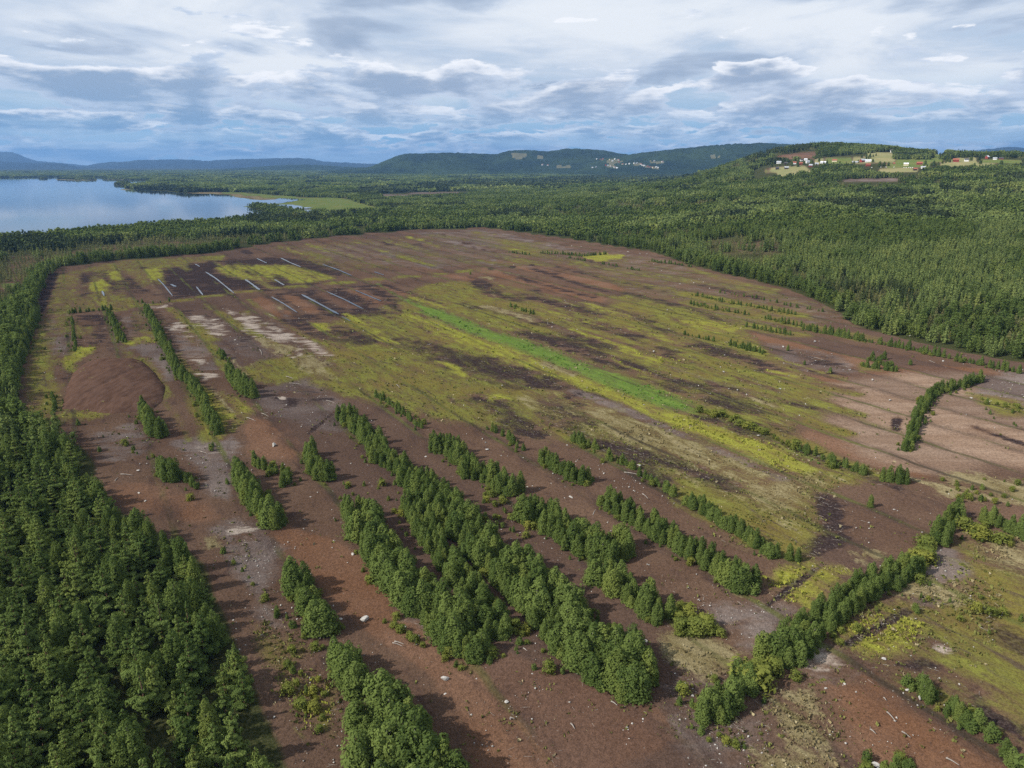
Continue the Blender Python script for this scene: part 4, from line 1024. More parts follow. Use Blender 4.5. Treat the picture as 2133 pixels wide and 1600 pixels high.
# rows on the old ditches, traced far end first
hedge('row nearest the big wood', [(610, 1218), (625, 1250), (655, 1312), (680, 1322)], (6, 8), (0, 2.2), 2.4)
hedge('short clump below the row nearest the wood', [(700, 1385), (722, 1412), (745, 1448)], (5.5, 7.5), (0, 2.0), 2.2)
hedge('clump at the bottom frame edge', [(790, 1495), (830, 1550), (880, 1620), (930, 1690)], (8, 10), (-3.5, 0, 3.2), 3.0)
hedge('clump at the bottom frame edge', [(745, 1600), (790, 1660)], (6, 8), (0,), 3.0)
hedge('low skirt of the bottom edge clump', [(905, 1590), (960, 1640)], (4, 5.5), (0,), 2.6)
hedge('double row beside the red track', [(733, 1072), (760, 1120), (785, 1170), (830, 1225), (870, 1270), (915, 1305), (960, 1345)], (6.5, 9), (-1.6, .6, 2.8, 4.6), 2.7)
hedge('low eastern flank of the track row', [(850, 1060), (880, 1110), (920, 1170), (965, 1230), (1010, 1290), (1030, 1335)], (4.2, 6.8), (-1.4, .8, 2.8), 2.6)
hedge('blunt end of the row beside the track', [(925, 1335), (965, 1352), (1000, 1360)], (5, 6), (0, -2), 2.2)
hedge('upper start of the longest row', [(712, 872), (738, 890), (770, 925), (792, 965), (838, 985)], (4.5, 7.5), (-1.6, .8, 3.0), 2.7)
hedge('middle of the longest row', [(850, 1000), (890, 1035), (930, 1075), (975, 1120), (1020, 1170), (1060, 1205)], (6, 8.5), (-3.4, -1.1, 1.2, 3.6), 2.7)
hedge('lower half of the longest row', [(1060, 1205), (1100, 1245), (1145, 1295), (1190, 1335), (1225, 1380)], (6.5, 9), (-3.6, -1.2, 1.2, 3.6, 5.6), 2.8)
hedge('broad end clump of the longest row', [(1215, 1370), (1250, 1410), (1285, 1440), (1330, 1430), (1365, 1405)], (6, 8.6), (-2.2, 0, 2.4, 4.8, 7.2, 9.4), 2.6)
hedge('western fringe of the longest row', [(1130, 1330), (1170, 1370), (1190, 1390)], (3.2, 4.5), (0,), 2.2)
hedge('short row behind the longest row', [(905, 938), (945, 945), (975, 990), (1010, 1000), (1050, 1022), (1075, 1030)], (5, 7.5), (-2, 0, 2.2), 2.5)
hedge('third long row', [(1090, 1060), (1115, 1085), (1160, 1105), (1205, 1140), (1250, 1165), (1300, 1150)], (5.5, 8), (-3, -1, 1.2, 3.4), 2.6)
hedge('lower part of the third long row', [(1250, 1205), (1290, 1225), (1340, 1260), (1385, 1290)], (5, 7.2), (1.4, -.8, -3), 2.5)
hedge('row by the white stones', [(1125, 965), (1160, 985), (1190, 1000), (1218, 1010)], (4.8, 6.2), (0, 1.6), 2.2)
hedge('fourth long row', [(1258, 1052), (1300, 1078), (1350, 1108), (1400, 1138), (1450, 1166), (1500, 1195), (1540, 1226), (1562, 1237)], (4.8, 7), (-1, 1, 2.6), 2.4)
hedge('fifth row, upper clump', [(1190, 918), (1215, 928), (1242, 938)], (3.5, 4.8), (0,), 1.9)
hedge('fifth row, middle clump', [(1268, 958), (1295, 968), (1320, 978)], (3.5, 4.8), (0,), 1.9)
hedge('fifth row, thin part', [(1332, 990), (1370, 1012), (1405, 1035)], (2.6, 3.8), (0,), 2.0)
hedge('fifth row, lower part', [(1430, 1050), (1475, 1078), (1520, 1105), (1565, 1135), (1600, 1158)], (3.8, 5.2), (0, 1.5), 2.1)
hedge('fifth row, blunt end', [(1605, 1160), (1635, 1162), (1660, 1168)], (3.8, 4.8), (0,), 2.0)
hedge('round clump on bare peat', [(336, 985), (345, 1002), (362, 1004)], (7, 8.5), (0, 2), 2.0)
hedge('low shrubs east of the round clump', [(378, 1000), (396, 1008), (408, 1018)], (2.2, 3.5), (0,), 2.4)
hedge('hooked row on the west side', [(497, 1000), (508, 1028), (528, 1058), (548, 1080), (572, 1102)], (6.5, 8.5), (0, 1.8), 2.2)
hedge('low arm of the hooked row', [(530, 968), (560, 980), (592, 990), (604, 1004), (585, 1018)], (3.5, 4.8), (0,), 2.2)
hedge('stout clump by the hooked row', [(640, 948), (655, 990), (670, 1002), (690, 1004)], (6, 8), (0, 1.5), 2.0)
hedge('west clump below the heap', [(298, 862), (305, 885), (318, 908), (335, 912)], (6, 8), (0, 1.6), 2.4)
hedge('row ending by the yellow moss', [(302, 648), (318, 672), (332, 708), (350, 738), (368, 782), (395, 800), (418, 838), (440, 885), (455, 905)], (4.8, 7), (0, 1.4), 3.2)
hedge('tall birch group on yellow moss', [(478, 788), (492, 804), (508, 818), (528, 830)], (7, 9), (0,), 1.9)
hedge('pair of bushes above the tall birches', [(455, 738), (470, 750)], (4, 5), (0,), 3.0)
hedge('small row in the middle moss', [(782, 828), (810, 842), (838, 862), (862, 882), (878, 892)], (2.2, 4.2), (0,), 2.1)
hedge('sparse saplings above the short row', [(1015, 895), (1045, 905), (1070, 925), (1092, 938)], (2.2, 3.6), (0,), 2.6)
hedge('bushes along the green strip', [(1457, 858), (1510, 872), (1560, 892), (1610, 912), (1660, 936)], (1.8, 3.0), (0,), 2.4, 'willow')
hedge('lower end of the green strip', [(1662, 938), (1700, 948), (1735, 968), (1765, 975), (1800, 990)], (2.4, 3.6), (0,), 2.4)
hedge('big bush where the green strip ends', [(1838, 1002), (1858, 1006), (1885, 1010)], (5, 6.5), (0, 1.8), 2.2)
hedge('curved hedge on the light brown pan', [(2040, 792), (1995, 806), (1950, 816), (1925, 838), (1905, 870), (1895, 905), (1882, 940)], (3.2, 5.2), (0, 1.8), 2.4)
hedge('lone birch on brown peat', [(1812, 1056), (1786, 1048)], (4, 5.5), (0,), 6.0, drop=0)
hedge('upper end of the diagonal hedge', [(1985, 1075), (1965, 1100), (1945, 1130)], (4.5, 6.5), (0, 2.2), 2.6)
hedge('diagonal hedge', [(1908, 1192), (1870, 1216), (1800, 1250), (1735, 1295), (1690, 1335), (1650, 1375), (1620, 1390)], (4.6, 6.8), (.8, -1.2, -3), 2.4)
hedge('thin part of the diagonal hedge', [(1610, 1395), (1565, 1425)], (3, 4.4), (0,), 2.0, 'willow')
hedge('broad near end of the diagonal hedge', [(1560, 1430), (1520, 1475), (1485, 1512), (1460, 1500)], (5, 6.8), (0, -2.2), 2.1)
hedge('reedy gap of the diagonal hedge', [(1912, 1188), (1925, 1165), (1940, 1140)], (2, 3.2), (0, 1.6), 1.8, 'willow')
hedge('dark bushes at the right edge', [(2045, 1085), (2075, 1095), (2105, 1110), (2140, 1125)], (4, 6), (0, 2.2), 2.4)
hedge('yellow bushes below the right edge bushes', [(2000, 1095), (2030, 1118), (2070, 1125), (2120, 1145)], (2.4, 3.6), (0,), 2.4, 'willow')
hedge('row by the small white stones', [(1888, 1428), (1905, 1445), (1940, 1465), (1985, 1495), (2035, 1528), (2062, 1545)], (2.8, 4.4), (0, 1.2), 1.9)
hedge('row end in the lower right corner', [(2085, 1570), (2110, 1590), (2140, 1615)], (3.5, 4.6), (0,), 2.0)
hedge('bushes at the bottom edge', [(1780, 1580), (1815, 1590), (1850, 1610), (1890, 1620)], (2.6, 3.8), (0,), 2.0)
hedge('yellow bushes under the third row', [(1405, 1270), (1425, 1295), (1450, 1310), (1480, 1320), (1415, 1310)], (2.0, 3.2), (0, 1.8), 1.9, 'willow')
hedge('hedge along the west ditch', [(80, 660), (62, 700), (47, 745), (32, 800), (12, 850), (-20, 900)], (6, 8), (0, -2.5), 3.0)
hedge('strip between the west ditches', [(70, 640), (50, 680), (20, 730), (-5, 790)], (6, 8), (0, -3, -6), 3.4)
hedge('hedge on the western cross bank', [(142, 653), (170, 651), (200, 648), (232, 645)], (3.2, 4.4), (0,), 3.0)
hedge('first western column', [(150, 665), (152, 685), (156, 705), (157, 732)], (2.5, 4), (0,), 3.6)
hedge('second western column', [(226, 655), (238, 680), (246, 702), (258, 714)], (3.5, 5), (0, 1.6), 3.2)
hedge('bushes on the cross bank', [(287, 630), (292, 632), (325, 632), (338, 630), (353, 628)], (2.2, 3.8), (0,), 6)
hedge('bushes by the heap', [(108, 828), (116, 845), (112, 858)], (2.5, 3.5), (0,), 2.2)
hedge('pair of bushes on the western bare peat', [(163, 885), (192, 880)], (2.6, 3.6), (0,), 5, drop=0)
for ph, a, h_, gp in (('long upper right row', [(1441, 615), (1500, 628), (1580, 642), (1656, 656)], (2.5, 3.8), 2.6), ('short upper right row', [(1438, 633), (1500, 646), (1561, 657)], (2.4, 3.6), 2.8), ('row towards the forest corner', [(1591, 664), (1668, 680)], (3, 4), 2.6), ('long ditch row along the forest', [(1671, 686), (1740, 700), (1820, 715), (1900, 730), (1980, 748), (2060, 765), (2122, 778)], (3.8, 5.6), 2.3),
                      ('row above the stony peat', [(1555, 681), (1600, 690), (1647, 698)], (3, 4.2), 2.4), ('dark row west of the stones', [(1522, 720), (1550, 727), (1589, 736)], (3.4, 4.6), 1.9), ('thin row on moss', [(1427, 697), (1486, 711)], (2, 3.2), 2.4), ('group on the stony peat', [(1798, 765), (1835, 770), (1868, 775), (1812, 748), (1842, 748)], (3.2, 4.8), 2.2), ('bush by the long ditch row', [(1893, 760), (1900, 760)], (3, 3.6), 2.0),
                      ('saplings by the far forest edge', [(1500, 610), (1527, 614), (1580, 622), (1637, 636), (1665, 642), (1713, 650)], (2, 3.2), 4.0), ('bush row by the lime green pool', [(1127, 528), (1170, 530), (1210, 534), (1262, 530)], (3, 4.2), 2.6), ('row west of the lime green pool', [(1057, 526), (1102, 532)], (2.6, 3.6), 3), ('row south of the lime green pool', [(1183, 538), (1220, 544)], (2.8, 3.6), 3), ('row below the lime green pool', [(1250, 550), (1286, 556)], (2.6, 3.4), 3), ('row east of the lime green pool', [(1357, 545), (1412, 552), (1440, 556)], (3, 4), 2.8), ('small far row', [(1307, 560), (1331, 564)], (2.4, 3.2), 2.6)):
    hedge(ph, a, h_, (0,), gp)
hedge('bush pair on the dark moss', [(1055, 637), (1080, 645), (1110, 655)], (2.4, 3.6), (0,), 4)
for ph, p_, h_ in (('single bush by the white boulder', (1641, 730), 3.6), ('single bush south of the boulder', (1676, 760), 2.6), ('single bush on red peat', (1730, 776), 4.4), ('single bush on grey gravel', (462, 1152), 2.8), ('single bush by the red clearing', (440, 938), 2.4), ('bush behind it', (446, 928), 2.0), ('single bush near the wood', (208, 940), 2.8), ('bush on the moss fringe', (268, 870), 1.6), ('single bush beside the row by the stones', (795, 1008), 3.2), ('bush right of the big row', (1000, 985), 3.6), ('bush on the cross bank end', (980, 572), 3.2), ('lone pine by the forest corner', (1761, 665), 7.5)):
    hedge(ph, [p_, (p_[0] + 1, p_[1])], (h_, h_ * 1.05), (0,), 9, drop=0)
hedge('dark spruce by the green strip', [(1755, 968), (1756, 968)], (4.6, 5.2), (0,), 9, 'spruce', drop=0)
# scattered seedlings between the rows
rng_s = np.random.default_rng(77)
SEED_AREAS = [('between the track and the longest row', [(1000, 1100), (1150, 1300), (1080, 1360), (900, 1200)], 44), ('between the two long rows', [(1100, 1160), (1260, 1290), (1400, 1400), (1300, 1330), (1150, 1230)], 34), ('west of the red track', [(440, 1120), (600, 1320), (700, 1380), (560, 1250)], 20),
              ('on the near grass', [(600, 1330), (700, 1450), (680, 1560), (600, 1480)], 24), ('beside the red track', [(760, 1270), (860, 1330), (1000, 1420), (880, 1350)], 14), ('by the near gravel', [(1380, 1400), (1500, 1480), (1560, 1560), (1440, 1560)], 14), ('on the far brown pan', [(2020, 820), (2133, 850), (2133, 900), (2050, 870)], 18), ('by the right edge', [(1950, 1000), (2133, 1000), (2133, 1060), (2000, 1050)], 26),
              ('on the lower moss', [(1880, 1210), (2000, 1220), (2133, 1290), (2060, 1320), (1900, 1280)], 16), ('above the track rows', [(690, 1010), (840, 1000), (850, 1050), (720, 1060)], 18), ('on the west gravel', [(200, 900), (330, 930), (480, 1050), (400, 1060), (260, 960)], 14), ('below the broad end clump', [(1000, 1330), (1200, 1400), (1100, 1400), (960, 1370)], 12), ('around the middle clump', [(1000, 1010), (1080, 1060), (1120, 1130), (1000, 1080)], 34)]
SEEDS = []
for ph, poly, n in SEED_AREAS:
    pw = W(poly); lo, hi = pw.min(0), pw.max(0); k = 0; tries = 0
    while k < n and tries < 4000:
        tries += 1
        p = lo + (hi - lo) * rng_s.random(2)
        if inside(p[None], pw)[0]: SEEDS.append((p[0], p[1], .9 + 1.5 * rng_s.random() ** 1.6, ph)); k += 1

# the near wood in the left corner: pines and birches, individually
def block_trees():
    rng = np.random.default_rng(12); lo, hi = BLOCKW.min(0), BLOCKW.max(0); step = 5.1; out = []
    for ix, x in enumerate(np.arange(lo[0], hi[0], step)):
        for y in np.arange(lo[1], hi[1], step * .9):
            p = np.array([x + (ix % 2) * 0 + rng.uniform(-.42, .42) * step, y + rng.uniform(-.42, .42) * step])
            if not inside(p[None], BLOCKW)[0]: continue
            e = seg_dist(p[None], BLOCKW, True)[0]
            if e < 1.0: continue
            px_, py_ = pix(p[0], p[1], 6.0)
            if px_ < -60 or py_ > 1680 or p[1] < 40: continue
            out.append((p[0], p[1], e))
    return out


BT = block_trees()
edge_pts = W([(195, 985), (200, 1012), (262, 1078), (340, 1125), (410, 1172), (440, 1250), (490, 1362), (540, 1482), (590, 1600), (625, 1720)])
_es = np.concatenate([[0], np.cumsum(np.linalg.norm(np.diff(edge_pts, axis=0), axis=1))])


def edge_coord(p):
    best = (1e9, 0)
    for i in range(len(edge_pts) - 1):
        a, b = edge_pts[i], edge_pts[i + 1]; ab = b - a; t = np.clip(((p - a) @ ab) / (ab @ ab), 0, 1); d = np.linalg.norm(p - a - t * ab)
        if d < best[0]: best = (d, _es[i] + t * (_es[i + 1] - _es[i]))
    return best


def place_trees():
    rng = np.random.default_rng(31)
    items = []
    # wood: rank by slot along the edge (8 m slots) and depth from it
    slots = {}
    for x, y, e in BT:
        d, s = edge_coord(np.array([x, y])); slots.setdefault(int((_es[-1] - s) / 7.0), []).append((d, x, y, e))
    for k, lst in slots.items():
        for r, (d, x, y, e) in enumerate(sorted(lst)):
            edge = d < 7
            birch = rng.random() < (.6 if edge else .16)
            h = (7.0 + 6.0 * rng.random()) * (.85 if d < 5 else 1)
            sp = 'tall_birch' if birch else 'pine'
            nm = 'birch_tree' if birch else 'pine_tree'
            look = ('slender ' if h < 9 else 'tall broad ') if birch else ('short dark ' if h < 9.6 else 'tall dark ')
            lab = f"{look}{'birch' if birch else 'pine'} in the near wood, {nth(r + 1)} tree in from edge, {nth(k + 1)} stretch"
            items.append((h / math.hypot(x, y, ), nm, sp, x, y, h, lab, 'tree', 'trees of the near wood', .95 + .25 * rng.random()))
    # rows
    byp = {}
    for t in TREES: byp.setdefault(t[5], []).append(t)
    for ph, lst in byp.items():
        cnt = {}
        lst.sort(key=lambda t: math.hypot(t[1], t[2]))
        for (kind, x, y, h, wide, _, s, sd) in lst:
            if kind == 'birch' and h < 4.3: nm, sp, cn = 'birch_sapling', ('sapling' if h < 3.3 else 'birch'), 'young birch'
            elif kind == 'birch': nm, sp, cn = 'birch_tree', 'birch', 'birch'
            elif kind == 'spruce': nm, sp, cn = 'spruce_tree', 'spruce', 'spruce'
            else: nm, sp, cn = 'willow_bush', 'willow', 'yellow-green willow'
            if ph == 'lone pine by the forest corner': nm, sp, cn = 'pine_tree', 'pine', 'pine'
            cnt[cn] = cnt.get(cn, 0) + 1
            n_c = sum(1 for q in lst)
            lab = (f"{cn}, {nth(cnt[cn])} from near end, {ph}" if n_c > 1 else f"green {cn}, {ph}")
            items.append((h / math.hypot(x, y), nm, sp, x, y, h, lab, 'bush' if nm == 'willow_bush' else 'tree', 'trees and bushes on the old ditch lines', (1.05 + .6 * rng.random()) * wide))
    seedc = {}
    SEEDS.extend((a, b, c, 'by the ' + d) for a, b, c, d in FRINGE)
    for x, y, h, ph in sorted(SEEDS, key=lambda s: math.hypot(s[0], s[1])):
        wb = rng.random() < .5
        seedc[ph, wb] = seedc.get((ph, wb), 0) + 1
        cn = 'low yellow-green willow' if wb else 'low green birch seedling'
        items.append((h / math.hypot(x, y), 'willow_bush' if wb else 'birch_sapling', 'willow' if wb else 'sapling', x, y, h, f"{nth(seedc[ph, wb])} {cn} {ph}", 'bush', 'seedlings between the rows', 1.1))
    items.sort(key=lambda t: -t[0])
    used, rest = {}, []
    for it in items:
        used[it[1]] = used.get(it[1], 0) + 1
        if used[it[1]] > 298: rest.append(it); continue
        plant(it[1], it[2], it[3], it[4], it[5], it[6], it[7], it[8], rng, it[9])
    print('trees', used, len(rest))
    if rest:
        lib = bpy.data.collections.new('stands_rest'); keys = sorted({(r[2]) for r in rest}); ofs = {}
        k = 0
        for key in keys:
            ofs[key] = k
            for j in range(3):
                lib.objects.link(bpy.data.objects.new('r%03d' % k, PROTO[key][j][0])); k += 1
        XY = np.array([(r[3], r[4]) for r in rest])
        gn_scatter('hedge_growth', 'remaining small trees and bushes of the hedge rows', lib, XY, terr(XY[:, 0], XY[:, 1]) - .05, np.array([ofs[r[2]] + rng.integers(3) for r in rest]), np.array([r[5] / PROTO[r[2]][0][2] for r in rest]), rng.random(len(rest)) * 6.28)


place_trees()

# ------------------------------------------------------------------ boulders, stones, dead wood, tufts
M_STONE = plain('pale_granite', (.37, .35, .32), .85, .3, 1.5, .05)
M_WOOD = plain('bleached_wood', (.27, .24, .21), .9, .35, 2.0)


def rock_mesh(seed, k=2):
    import bmesh
    bm = bmesh.new(); bmesh.ops.create_icosphere(bm, subdivisions=k, radius=.5)
    rng = np.random.default_rng(seed); ax = 1 + rng.normal(size=3) * .16; cuts = rng.normal(size=(7, 3)); cuts /= np.linalg.norm(cuts, axis=1)[:, None]; off = .20 + .17 * rng.random(7)
    for v in bm.verts:
        p = np.array(v.co)
        for c, o in zip(cuts, off):
            d = p @ c
            if d > o: p = p - c * (d - o) * .97
        v.co = p * ax * np.array([1.15, .9, .72])
    me = bpy.data.meshes.new('boulder'); bm.to_mesh(me); bm.free(); me.materials.append(M_STONE); return me


ROCKS = [rock_mesh(s) for s in range(7)]
PEAK = rock_mesh(9)
for v_ in PEAK.vertices:
    k_ = max(0.0, v_.co.z + .25); v_.co.x *= 1.25 * (1 - .95 * min(1, k_)); v_.co.y *= 1.1 * (1 - .95 * min(1, k_)); v_.co.z *= 1.5
BOULDERS = [(571, 930, 3.4), (291, 967, .8), (288, 981, 1.3), (290, 1029, 1.5), (303, 1045, 1.2), (1005, 915, 1.1), (1011, 922, 1.0), (1014, 937, 1.7), (888, 952, 1.3), (1189, 1037, 2.2), (1176, 1038, .8), (1098, 1015, 1.1), (1109, 1013, .7), (1148, 1008, .7), (1152, 988, 1.3), (1044, 950, .8), (1057, 951, .7), (1090, 954, .7), (1181, 928, .9), (1200, 962, .8),
            (1249, 978, .7), (1258, 987, 1.0), (1332, 971, 2.0), (1280, 1003, .7), (1324, 1002, .7), (1333, 1008, .7), (1320, 1022, .6), (1116, 757, .9), (1132, 767, 1.1), (1341, 844, 1.2), (774, 1014, .9), (770, 1007, .7), (758, 1003, .6), (735, 1156, 1.4), (786, 1222, .8), (984, 1213, .6), (1083, 1110, .6), (1291, 1083, .7), (1348, 1176, .7),
            (760, 1292, 2.8), (843, 1307, 1.2), (872, 1326, .9), (887, 1320, .7), (927, 1416, 2.3), (929, 1449, 1.4), (1056, 1463, 1.1), (1346, 1337, 1.1), (1325, 1311, .8), (1329, 1463, .8), (1287, 1454, .7), (1222, 1562, .8), (1186, 1563, .6), (710, 1290, 1.3), (868, 1343, .6), (830, 1292, .5), (866, 1263, .5), (784, 1223, .6), (821, 1260, .5),
            (1698, 1351, 1.4), (1842, 1374, 1.2), (1720, 1435, .9), (1759, 1426, .8), (1749, 1172, .8), (1665, 1385, .9), (1670, 1272, .7), (1623, 1301, .6), (1425, 1425, .8), (1442, 1450, .8), (1561, 1329, .6), (1572, 1279, .7), (1592, 1276, .7), (1455, 1250, .7), (1545, 1322, .6), (1890, 1440, 1.6), (1915, 1456, 1.6), (1826, 1597, 1.7),
            (1580, 908, 1.5), (1453, 857, 1.6), (1854, 835, 2.1), (1817, 792, 1.7), (1697, 713, 2.7), (1631, 723, 1.9), (1509, 740, 1.2), (1632, 757, 1.2), (1507, 775, 1.5), (1643, 784, 1.1), (1625, 811, 1.7), (1555, 823, 1.4), (1536, 813, 1.0), (1518, 810, .9), (1678, 842, 1.0), (1771, 771, 1.3), (1682, 774, 1.0), (1964, 753, 1.7), (1941, 742, 1.1), (2023, 830, 1.3), (1862, 1063, 1.0), (1869, 1065, .8), (1480, 820, .8), (1455, 804, .9), (1665, 866, .9), (1501, 765, .9), (2108, 738, 2.2), (1895, 700, 1.8), (2080, 738, 1.6),
            (1191, 513, 2.2), (1211, 514, 2.0), (1268, 510, 2.4), (1261, 509, 1.5), (1308, 525, 2.6), (1333, 529, 2.2), (1348, 529, 2.0), (1070, 552, 1.3), (1150, 682, 1.5), (1141, 674, 1.1), (1151, 672, 1.1), (1202, 687, 1.2), (1362, 733, 2.2), (1177, 626, 1.4), (1178, 639, 1.2), (1187, 647, 1.2), (1266, 555, 1.4), (1316, 547, 1.6), (1362, 550, 1.6), (1416, 592, 1.7), (1445, 590, 1.6), (1393, 686, 1.1), (1440, 652, 1.3), (1390, 646, 1.2), (1194, 527, 1.4), (1162, 534, 1.4), (1378, 564, 1.4), (1390, 568, 1.2), (1391, 578, 1.1), (1373, 576, 1.1),
            (489, 709, 1.9), (495, 718, 1.2), (623, 664, 1.2), (757, 690, 1.2), (745, 787, .8), (1478, 601, 1.4), (1465, 588, 1.3), (1456, 582, 1.2), (1440, 586, 1.4), (635, 1083, .7), (647, 1036, .8), (600, 1130, .8), (560, 1170, .6), (667, 1330, .8), (380, 957, .6), (390, 950, .6), (422, 965, .6), (593, 968, .7), (694, 1262, .6)]
MARKS = [(t[5], t[1], t[2]) for t in TREES]
mx = np.array([[m_[1], m_[2]] for m_ in MARKS])
rng_b = np.random.default_rng(4)
near = {}
blist = []
for px_, py_, s in BOULDERS:
    p = at(px_, py_); d = np.hypot(mx[:, 0] - p[0], mx[:, 1] - p[1]); i = int(d.argmin()); blist.append((MARKS[i][0], d[i], p, s))
blist.sort(key=lambda b: (b[0], b[1]))
for ph, d, p, s in blist:
    s *= .72
    near[ph] = near.get(ph, 0) + 1
    o = obj('boulder', PEAK if s > 2.6 and p[1] < 300 and p[0] < -60 else ROCKS[rng_b.integers(7)], None, (p[0], p[1], float(terr(*p)) + s * .2), rng_b.random() * 6.28)
    o.scale = (s * (.9 + .3 * rng_b.random()), s, s * (1.25 if s > 3 else .85 + .3 * rng_b.random()))
    tag(o, f"{'huge' if s > 2.5 else 'large' if s > 1.4 else 'small'} white boulder, {nth(near[ph])} closest to the {ph}", 'boulder', 'boulders left on the peat')

LOGS = [((1189, 1509), (1197, 1520)), ((818, 1341), (839, 1348)), ((822, 1338), (842, 1344)), ((1273, 1463), (1286, 1471)), ((1878, 1526), (1896, 1538)), ((1847, 1485), (1864, 1503)), ((1812, 1521), (1824, 1530)), ((1970, 1581), (1998, 1596)), ((251, 989), (277, 991)), ((603, 799), (631, 802)), ((514, 871), (533, 878)), ((541, 729), (545, 741)), ((561, 656), (573, 661)), ((1235, 1074), (1245, 1058)), ((826, 802), (833, 810)),
        ((1062, 1497), (1072, 1499)), ((240, 1003), (246, 996)), ((418, 942), (432, 946)), ((596, 785), (612, 790)), ((1300, 985), (1340, 992)), ((1338, 1030), (1350, 1040)), ((680, 835), (700, 842)), ((1840, 1455), (1846, 1461)), ((1695, 745), (1720, 752)), ((1935, 752), (1948, 757)), ((545, 862), (560, 869)), ((1090, 1352), (1098, 1358))]
ln = {}
for a, b in LOGS:
    A_, B_ = at(*a), at(*b); c = (A_ + B_) / 2; d = np.linalg.norm(B_ - A_); rng = np.random.default_rng(int(a[0])); tv = []; tf = []
    r0 = .13 + .05 * rng.random(); n = 6; k = 6
    for i in range(n):
        t = i / (n - 1); r = r0 * (1 - .7 * t)
        for j in range(k): tv.append(((t - .5) * d, math.sin(t * 3) * d * .03 + r * math.cos(j * 1.047), .2 + r * math.sin(j * 1.047) + .05 * math.sin(t * 5)))
    for i in range(n - 1):
        for j in range(k): tf.append([i * k + j, i * k + (j + 1) % k, (i + 1) * k + (j + 1) % k, (i + 1) * k + j])
    tf += [list(range(k))[::-1], list(range((n - 1) * k, n * k))]
    dd = np.hypot(mx[:, 0] - c[0], mx[:, 1] - c[1]); ph = MARKS[int(dd.argmin())][0]; ln[ph] = ln.get(ph, 0) + 1
    o = obj('fallen_trunk', mesh('fallen_trunk', tv, tf, M_WOOD, True), None, (c[0], c[1], float(terr(*c)) + .05), math.atan2(*(B_ - A_)[::-1]))
    tag(o, f"thin bleached trunk, {nth(ln[ph])} one by the {ph}", 'log', 'bleached trunks lying on the peat')


